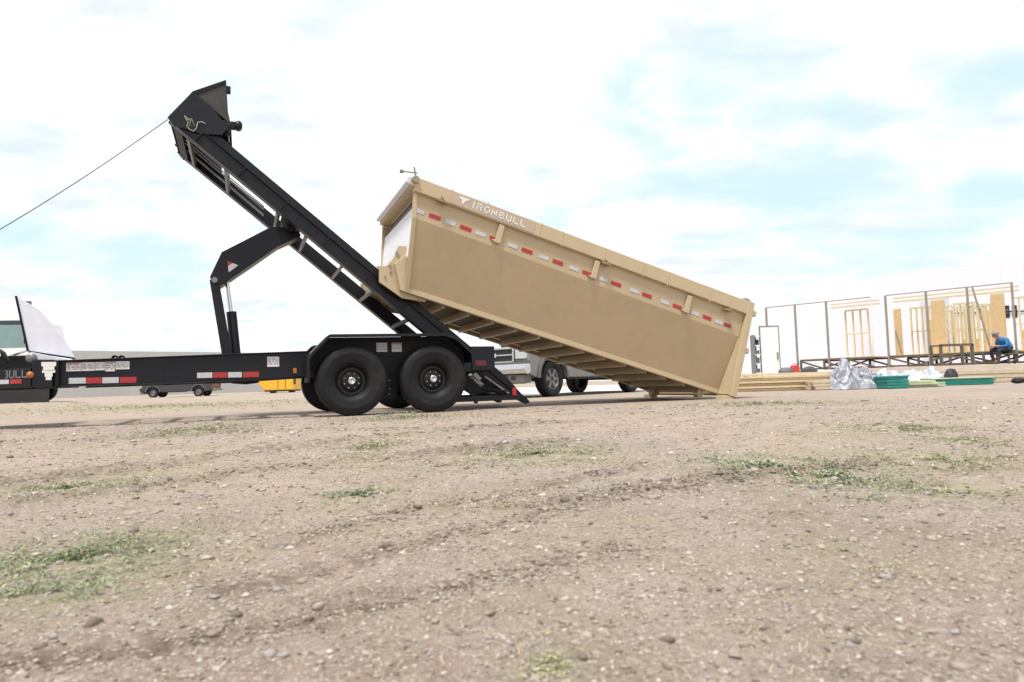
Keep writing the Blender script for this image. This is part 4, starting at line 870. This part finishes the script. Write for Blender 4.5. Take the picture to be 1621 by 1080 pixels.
q1 = Vector((col(1130, 62), 62.)); q2 = Vector((col(1388, 54), 54.)); wallbox('white_annex', tuple(q1), tuple(q2), 0, 6.3, 12, WHITEWALL, 'lower white building between the dumpster and the white warehouse', ribs=1.2)
# pale slab behind the silver pickup
m = MB(); m.box((-2.5, 18.4, -.08), (7.2, 45, .022)); tag(m.build('concrete_pad', CONC), kind='structure')

# ------------------------------------------------------------------ framed buildings under construction
FA_ = Vector((10.45, 27.8, 0)); FB_ = Vector((16.3, 22.0, 0)); fd = (FB_ - FA_).normalized(); fn = Vector((-fd.y, fd.x, 0))   # fn points away from the camera
fn = fn if fn.y > 0 else -fn
frot = math.atan2(fd.y, fd.x)
def fpar(px):      # distance along the line for a photo column
    r = ray(px, 590); # solve FA+ t fd on ray in plan
    d = Vector((r.x, r.y)); det = fd.x * (-d.y) - fd.y * (-d.x)
    return ((-FA_.x) * (-d.y) - (-FA_.y) * (-d.x)) / det
def make_frame(px0, px1, posts, label, studs, panels, braces=(), truss0=None):
    s0 = fpar(px0); s1 = fpar(px1); o = FA_ + fd * s0
    B = empty('timber_frame', o, (0, 0, frot), label, 'building frame')
    L = s1 - s0; ZB, ZF, ZT = .50, .90, 3.08
    # floor truss: top and bottom chord, webs
    t0 = (fpar(truss0) - s0) if truss0 else 0
    for v in (0., 2.4):
        m = MB(); m.box((t0, v - .03, ZF - .07), (L, v + .03, ZF)); m.box((t0, v - .03, ZB), (L, v + .03, ZB + .06)); n = max(2, int((L - t0) / .8))
        for k in range(n):
            a = t0 + (L - t0) * k / n; b = t0 + (L - t0) * (k + 1) / n
            m.bar((a + .02, v, ZB), (a + .02, v, ZF - .05), .07)
            if k % 2: m.bar((a, v, ZB + .03), (b, v, ZF - .06), .06)
            else: m.bar((a, v, ZF - .06), (b, v, ZB + .03), .06)
        m.build('floor_truss', TRUSS, B)
    MB().box((t0, .1, ZF - .02), (L, 4., ZF + .02)).build('deck', OSB, B)
    for px in posts:
        s = fpar(px) - s0; m = MB(); m.box((s - .03, -.05, ZB - .3 if px in (1540,) else ZB), (s + .03, .03, ZT)); m.build('post', POSTM, B)
    m = MB(); m.box((min(fpar(p) for p in posts) - s0, -.03, ZT), (L, .03, ZT + .028)); m.build('top_beam', POSTM, B)
    m = MB(); m.box((0 if not truss0 else t0 + .9, 1.0, ZT - .18), (L, 1.1, ZT - .12)); m.box((0 if not truss0 else t0 + .9, 1.0, ZT - .04), (L, 1.1, ZT - .0)); m.build('header', WOODP, B)
    for (pa, pb, z0, z1, v, n) in studs:
        a = fpar(pa) - s0; b = fpar(pb) - s0
        sc = 1 + v / 27.
        for k in range(n):
            s = a + (b - a) * k / max(1, n - 1); MB().box((s - .022, v, z0), (s + .022, v + .1, z1)).build('stud', WOODP, B)
        m = MB(); m.box((a, v - .005, z1), (b, v + .105, z1 + .06)); m.cut(); m.box((a, v - .005, z0 - .05), (b, v + .105, z0)); m.cut(); m.box((a, v + .01, (z0 + z1) / 2 - .02), (b, v + .09, (z0 + z1) / 2 + .02)); m.each('plate', WOODP, B)
    for (pa, pb, z0, z1, v) in panels:
        a = fpar(pa) - s0; b = fpar(pb) - s0; MB().box((a, v, z0), (b, v + .05, z1)).build('board_panel', OSB, B)
    for (pa, za, pb, zb, v) in braces:
        MB().bar((fpar(pa) - s0, v, za), (fpar(pb) - s0, v, zb), .05).build('brace', POSTM, B)
    return B
make_frame(1218, 1384, (1218, 1264, 1314), 'open framed building with thin dark posts, left of the gap, behind the silver tarp', [(1325, 1362, .95, 2.75, 1.2, 4)], [], truss0=1268)
make_frame(1407, 1614, (1409, 1474, 1540, 1612), 'open framed building full of tan studs and boards behind the seated man', [(1428, 1466, .95, 2.65, 1.5, 5), (1425, 1470, .95, 2.8, 3.9, 6), (1478, 1530, .95, 2.75, 3.9, 8), (1494, 1535, .95, 2.7, 2.0, 5), (1545, 1566, .95, 2.6, 2.2, 4), (1592, 1612, .95, 2.75, 2.2, 3), (1440, 1530, .95, 2.6, 3.4, 9)],
           [(1412, 1424, .88, 2.62, .6), (1470, 1492, .9, 2.82, .9), (1567, 1590, .9, 2.86, .9), (1592, 1612, .92, 1.7, 3.6), (1438, 1462, .92, 2.3, 3.2), (1498, 1522, .92, 1.45, 2.9), (1528, 1548, .92, 2.5, 3.3)], braces=[(1418, 1.8, 1426, .9, .3), (1551, 3.05, 1574, .85, -.2)])
# dark windowed cabin seen through the framing
c = at(1543, 495, 33); B = empty('site_cabin', (c.x - .6, 33, .42), (0, 0, 0), 'white cabin with small dark window panes seen through the right timber frame', 'cabin')
MB().box((-.6, 0, 0), (4.6, 2.4, 3.5)).build('wall', WHITEWALL, B)
MB().box((-.6, -.06, 2.62), (4.6, -.031, 2.68)).build('eave', DPLASTIC, B)
for px in (1533, 1552, 1594, 1606):
    x = at(px, 495, 33).x - c.x + .6; w = .35 if px < 1560 else .2
    f_ = MB().box((x - w * .6, -.02, 2.35 if px != 1533 else 2.55), (x + w * .6, 0, 2.95)).build('window', DPLASTIC, B)
    MB().box((x - w * .35, -.03, 2.55 if px != 1533 else 2.62), (x + w * .3, -.02, 2.78)).build('pane', GLASS, f_)

# white cabinet with its door open
def make_cabinet():
    Y = 19.; a = col(1198, Y); b = col(1237, Y); z0 = level((a + b) / 2, Y)
    k = Y / F
    zt = H + (594.8 - 517) * k
    B = empty('storage_cabinet', (a, Y, z0), (0, 0, 0), 'white metal cabinet standing open beside the dumpster, dark shelves along its left side', 'cabinet')
    h = zt - z0; w0 = col(1206, Y) - a; w1 = b - a
    m = MB(); m.box((-.02, .30, 0), (w0 + .0, .33, h - .22)); m.box((-.02, 0, 0), (-.005, .30, h - .22)); m.build('shell', STEEL, B)
    for i in range(6): MB().box((-.004, -.02, .12 + i * (h - .4) / 5), (w0, .29, .15 + i * (h - .4) / 5)).build('shelf', WTRUCK, B)
    for i in range(5): MB().box((.01, .05, .152 + i * (h - .4) / 5), (w0 - .02, .25, .152 + i * (h - .4) / 5 + random.uniform(.10, .2))).build('stored_tin', DPLASTIC if i in (0, 4) else STEEL, B)
    MB().box((w0, -.02, 0.02), (w1 - .03, .02, h)).build('door', WTRUCK, B, .004)
    m = MB(); m.box((w0 - .012, -.03, 0), (w0 + .01, .03, h + .01)); m.box((w1 - .035, -.03, 0), (w1 - .012, .03, h + .01)); m.box((w0, -.03, h), (w1 - .02, .03, h + .02)); m.build('door_frame', STEEL, B)
    MB().box((w1 - .1, -.05, h * .45), (w1 - .07, -.02, h * .57)).build('handle', STEEL, B)
make_cabinet()

# ------------------------------------------------------------------ lumber, tarps, boards on the right
def lumber(name, px0, px1, pyb, pyt, Y, mt, rows, cols_, label, rotz=0, depth=1.1, group=None, cat='lumber'):
    a = at(px0, pyb, Y); b = at(px1, pyb, Y); L = (b.x - a.x); t = at(px0, pyt, Y)
    z0 = level((a.x + b.x) / 2, Y) ; h = max(.04, t.z - z0)
    B = empty(name, (a.x, Y, z0), (0, 0, rotz), label, cat, group); rr = random.Random(px0)
    for j in range(rows):
        zz = h * j / rows
        for i in range(cols_):
            y = depth * i / cols_; s = rr.uniform(-.10, .04); e = rr.uniform(-.22, .14); y += rr.uniform(-.05, .05)
            if i > 0 and j < rows - 1 and cols_ > 3 and 0 < i < cols_ - 1: continue
            MB().box((s, y, zz + .004), (L + e, y + depth / cols_ * .94, zz + h / rows * .93)).build('plank', mt, B, .004)
    return B
lumber('lumber_stack', 1160, 1340, 618.5, 592.5, 14.4, WOOD, 7, 6, 'long low stack of fresh pale lumber on the dirt, right of the dumpster')
m = None
lumber('lumber_stack', 1290, 1352, 618.6, 603, 13.9, OLDWOOD, 3, 3, 'short pile of weathered boards in front of the long fresh lumber stack', depth=.4)
lumber('board_stack', 1500, 1690, 604, 587, 16.4, OLDWOOD, 3, 4, 'flat stack of brown boards running out of the right edge')
lumber('board_stack', 1436, 1500, 613, 603, 13.6, LIME, 3, 3, 'low stack of pale green edged boards between the two teal bundles', depth=.7)
def bundle(px0, px1, pyb, pyt, Y, label, d=.8, slant=0):
    a = at(px0, pyb, Y); b = at(px1, pyb, Y); t = at(px0, pyt, Y); z0 = level((a.x + b.x) / 2, Y); L = b.x - a.x; h = t.z - z0
    B = empty('wrapped_bundle', (a.x, Y, z0), (0, 0, 0), label, 'wrapped bundle', 'teal wrapped bundles')
    m = MB(); n = 4
    for k in range(n): m.prism([(.01 * (k % 2), h * k / n + .003), (L - .01 * (k % 2), h * k / n + .003), (L + slant * (k + 1) / n - .01 * (k % 2), h * (k + 1) / n), (.01 * (k % 2), h * (k + 1) / n)], 0, d)
    m.build('wrapping', TEAL, B, .01)
    MB().prism([(-.01, h * .97), (L + slant, h * .97), (L + slant + .02, h + .02), (.0, h + .015)], -.01, d + .01).build('cover_sheet', LIME if slant else TEAL, B)
    for x in (.1, L * .5, L - .12): MB().box((x, .01, -.03), (x + .07, d, .004)).build('skid', DPLASTIC, B)
bundle(1405, 1440, 616, 597, 13.2, 'short tall teal wrapped bundle beside the silver tarp')
bundle(1492, 1572, 610, 600, 14.4, 'long flat teal wrapped bundle with a pale green top sheet', slant=.18)
def tarp(px0, px1, pyb, pyt, Y, depth, mt, label, seed, peaks):
    a = at(px0, pyb, Y); b = at(px1, pyb, Y); t = at((px0 + px1) / 2, pyt, Y); L = b.x - a.x; zb = level((a.x + b.x) / 2, Y); h = t.z - zb
    rs = np.random.default_rng(seed)
    def f(u, v):
        x = L * u; y = depth * v
        env = 0
        for (pu, pw, ph) in peaks: env = max(env, ph * math.exp(-((u - pu) / pw) ** 2))
        e = math.sin(math.pi * min(1, max(0, v * 1.05))) ** .6 * max(0, min(1, u * 9, (1 - u) * 9)) ** .5
        fold = abs(float(vn(np.array([u * 13 + v * 5]), np.array([v * 6 + seed]), seed)[0])) * 1.3 + abs(float(vn(np.array([u * (29 if seed == 3 else 14)]), np.array([v * 19 - u * 9]), seed + 1)[0])) * .55
        z = h * env * e * (.66 + fold * .8) * .92
        n2 = float(vn(np.array([u * 17.]), np.array([v * 15.]), seed + 2)[0]); n3 = float(vn(np.array([u * 15. + 7]), np.array([v * 17.]), seed + 3)[0])
        return (a.x + x + n2 * .10, Y + y + n3 * .10, zb + max(z, -.01) + .005)
    m = MB(); m.sheet(f, 110, 46)
    for i in range(len(m.sm)): m.sm[i] = seed % 2 == 0
    return tag(m.build('tarp', mt, None, solid=.008), label, 'tarp')
tarp(1322, 1425, 617, 566, 13.6, 1.0, TARP, 'crumpled silver tarp heaped at the end of the lumber stack', 3, [(.36, .2, .92), (.60, .2, .72), (.82, .2, .55), (.15, .12, .45)])
tarp(1385, 1512, 600, 573, 15.2, 1.0, TARPW, 'crumpled white plastic sheet lying behind the teal bundles', 7, [(.3, .25, .75), (.62, .25, .65), (.86, .16, .85), (.1, .16, .65)])
# small things by the framing
def lump(name, px, py, w, hgt, Y, mt, label, cat, seed=1, group=None, up=0):
    c = at(px, py, Y); rs = random.Random(seed); m = MB(); z0 = at(px, up, Y).z if up else level(c.x, Y); n = 14; prof = [(.001, 0), (w * .42, .01), (w * .5, hgt * .3), (w * .46, hgt * .6), (w * .3, hgt * .88), (.001, hgt)]
    def sq(p, r, t): k = 1 + .16 * math.sin(3 * t + seed) + .1 * math.sin(5 * t + 2 * seed); return (c.x + (p[0] - c.x) * k, Y + (p[1] - Y) * k, p[2] + .08 * hgt * math.sin(2 * t + seed) * (r > .01))
    m.lathe(prof, (c.x, Y, z0), 'z', n, sq); return tag(m.build(name, mt), label, cat, group)
def can(px, Y):
    c = at(px, 585, Y); z0 = at(px, 592, Y).z; B = empty('fuel_can', (c.x, Y, z0), (0, 0, .3), 'red fuel can between two dark sacks on top of the fresh lumber stack', 'fuel can')
    rd = mat('red_plastic', (.50, .05, .05), .45); m = MB(); m.prism([(-.17, 0), (.17, 0), (.19, .06), (.18, .32), (.10, .40), (-.12, .40), (-.19, .30), (-.19, .06)], -.11, .11); m.build('tank', rd, B, .03); B.scale = (.52, .52, .48)
    m = MB(); m.tube([(-.10, 0, .39), (-.08, 0, .47), (.06, 0, .47), (.08, 0, .39)], .018, 8); m.build('handle', rd, B); m = MB(); m.tube([(.12, 0, .37), (.20, 0, .48)], .02, 8); m.build('spout', DPLASTIC, B)
can(1258, 15.2)
lump('sack', 1243, 587, .30, .15, 15.2, mat('dark_grey_sack', (.12, .13, .15), .8), 'dark grey sack left of the red fuel can', 'sack', 2, 'dark sacks', 592.5)
lump('sack', 1281, 587, .34, .17, 15.2, mat('black_sack', (.06, .06, .07), .7), 'black sack right of the red fuel can', 'sack', 5, 'dark sacks', 592)
lump('sack', 1505, 592, .25, .36, 15.0, mat('black_bag', (.02, .02, .025), .6), 'small black bag at the right end of the white plastic sheet', 'sack', 8)
lump('bush', 1180, 592, .3, .34, 18, mat('dark_bush', (.03, .04, .015), .9, bump=.8), 'small dark shrub between the dumpster and the cabinet', 'shrub', 4)
lump('tyre_scrap', 1612, 606, .28, .12, 14.5, RUBBER, 'small black rubber scrap on the dirt at the right edge', 'scrap', 3)
# work stand
def make_stand():
    Y = 21.5; a = col(1490, Y); b = col(1543, Y); z0 = level((a + b) / 2, Y); zt = at(1515, 546, Y).z
    B = empty('work_stand', (a, Y, z0), (0, 0, 0), 'dark metal work stand left of the seated man', 'work stand'); L = b - a; h = zt - z0
    m = MB(); m.bar((0, 0, h), (L, 0, h), .07); m.bar((0, .5, h), (L, .5, h), .05); m.build('top_bar', TRUSS, B)
    for x in (.03, L - .03):
        for y in (0, .5): MB().bar((x, y, 0), (x, y, h), .07).build('leg', TRUSS, B)
    for y in (0, .5): MB().bar((0, y, h * .42), (L, y, h * .42), .04).build('stretcher', TRUSS, B)
make_stand()

# ------------------------------------------------------------------ seated man
def make_person():
    Y = 22.; ft = at(1582, 577, Y); z0 = level(ft.x, Y); k = 1.
    P0 = Vector((at(1596, 575, Y).x, Y, z0)); 
    # x points right in the photo; he faces left (-x)
    V = []; E = []; RAD = []; TAGS = []
    def v(p, r, tg): V.append(P0 + Vector(p)); RAD.append(r); TAGS.append(tg); return len(V) - 1
    def ch(prev, items):
        for p, r, tg in items:
            i = v(p, r, tg); E.append((prev, i)); prev = i
        return prev
    pel = v((.06, 0, .46), (.15), 2)
    sp = ch(pel, [((.03, 0, .57), .145, 1), ((-.06, 0, .68), .155, 1), ((-.17, 0, .76), .155, 1)])
    nk = ch(sp, [((-.25, 0, .825), .072, 0), ((-.29, 0, .85), .062, 0)])
    hd = ch(nk, [((-.33, 0, .895), .090, 0), ((-.35, 0, .955), .095, 0), ((-.34, 0, 1.005), .072, 0)])
    for s in (-1, 1):
        kn = ch(pel, [((.0, .11 * s, .45), .11, 2), ((-.20, .15 * s, .47), .088, 2), ((-.39, .17 * s, .46), .070, 2)])
        ft_ = ch(kn, [((-.39, .17 * s, .30), .060, 2), ((-.38 + .05 * s, .17 * s, .12), .052, 3), ((-.38 + .05 * s, .17 * s, .055), .05, 3)])
        ch(ft_, [((-.50 + .05 * s, .18 * s, .04), .042, 3), ((-.60 + .05 * s, .18 * s, .032), .030, 3)])
        wr = ch(sp, [((-.16, .18 * s, .78), .072, 1), ((-.15, .24 * s, .64), .056, 1), ((-.20, .24 * s, .56), .046, 1), ((-.33, .16 * s, .57), .040, 1), ((-.42, .10 * s, .58), .028, 0)])
        pm = ch(wr, [((-.46, .08 * s, .57), .030, 0), ((-.49, .06 * s, .555), .028, 0)])
        for f in range(4):
            o = (f - 1.5) * .019; ln = (.030, .036, .034, .026)[f]
            ch(pm, [((-.505, .06 * s + o, .545), .0095, 0), ((-.515 - ln * .4, .06 * s + o, .525), .0088, 0), ((-.510 - ln * .2, .05 * s + o, .505), .0080, 0)])
        ch(wr, [((-.455, .045 * s, .59), .011, 0), ((-.480, .025 * s, .585), .0095, 0)])
    me = bpy.data.meshes.new('person_skeleton'); me.from_pydata(V, E, []); o = bpy.data.objects.new('person_tmp', me); COL.objects.link(o)
    sk = o.modifiers.new('skin', 'SKIN'); sk.use_smooth_shade = True; sv = me.skin_vertices[0].data
    for i, r in enumerate(RAD): sv[i].radius = (r, r)
    sv[0].use_root = True
    sb = o.modifiers.new('sub', 'SUBSURF'); sb.levels = 1; sb.render_levels = 1
    dg = bpy.context.evaluated_depsgraph_get(); m2 = bpy.data.meshes.new_from_object(o.evaluated_get(dg)); bpy.data.objects.remove(o)
    for m_ in (SKIN, SHIRT, JEANS, BOOT): m2.materials.append(m_)
    # clothes by the nearest bone
    for p in m2.polygons:
        c = p.center; best = (9, 0)
        for a, b in E:
            pa, pb = V[a], V[b]; d = pb - pa; t = max(0, min(1, (c - pa).dot(d) / max(d.length_squared, 1e-9))); dist = (c - pa - d * t).length - (RAD[a] * (1 - t) + RAD[b] * t)
            if dist < best[0]: best = (dist, TAGS[b] if t > .4 else (TAGS[a] if a else 2))
        p.material_index = best[1]; p.use_smooth = True
    for vtx in m2.vertices: vtx.co -= P0
    Pn = bpy.data.objects.new('person', m2); Pn.location = P0; COL.objects.link(Pn)
    tag(Pn, 'man in a blue shirt, dark trousers and grey cap sitting hunched, facing left', 'person')
    h0 = Vector((-.305, 0, 1.13))
    m = MB(); m.lathe([(.108, 0), (.110, .03), (.095, .075), (.06, .10), (.001, .108)], (-.345, 0, .965), 'z', 20); m.prism([(-.55, .955), (-.42, .995), (-.42, .98), (-.55, .945)], -.075, .075); m.build('cap', CAP, Pn)
    m = MB(); m.lathe([(.001, -.02), (.014, -.012), (.016, .0), (.001, .02)], (-.445, 0, .90), 'z', 8)
    m.build('nose', SKIN, Pn)
    m = MB()
    for s in (-1, 1): m.lathe([(.001, -.009), (.009, 0), (.001, .009)], (-.430, .034 * s, .923), 'z', 8)
    m.build('eye', DPLASTIC, Pn)
    m = MB(); m.box((-.428, -.025, .862), (-.405, .025, .869)); m.build('mouth', mat('lips', (.25, .09, .07)), Pn)
    m = MB()
    for s in (-1, 1): m.lathe([(.001, -.03), (.016, -.01), (.018, .012), (.001, .03)], (-.325, .093 * s, .91), 'z', 8)
    m.build('ear', SKIN, Pn)
    # bench under him
    B = empty('bench', P0 + Vector((-.05, -.3, 0)), (0, 0, 0), 'low dark bench the man in the blue shirt sits on', 'bench')
    MB().box((-.15, 0, .30), (.50, .62, .34)).build('seat', TRUSS, B)
    for x in (-.12, .44):
        for y in (.03, .55): MB().box((x, y, 0), (x + .05, y + .05, .30)).build('leg', TRUSS, B)
    MB().bar((-.1, .05, .03), (.45, .05, .29), .03).build('brace', TRUSS, B)
make_person()
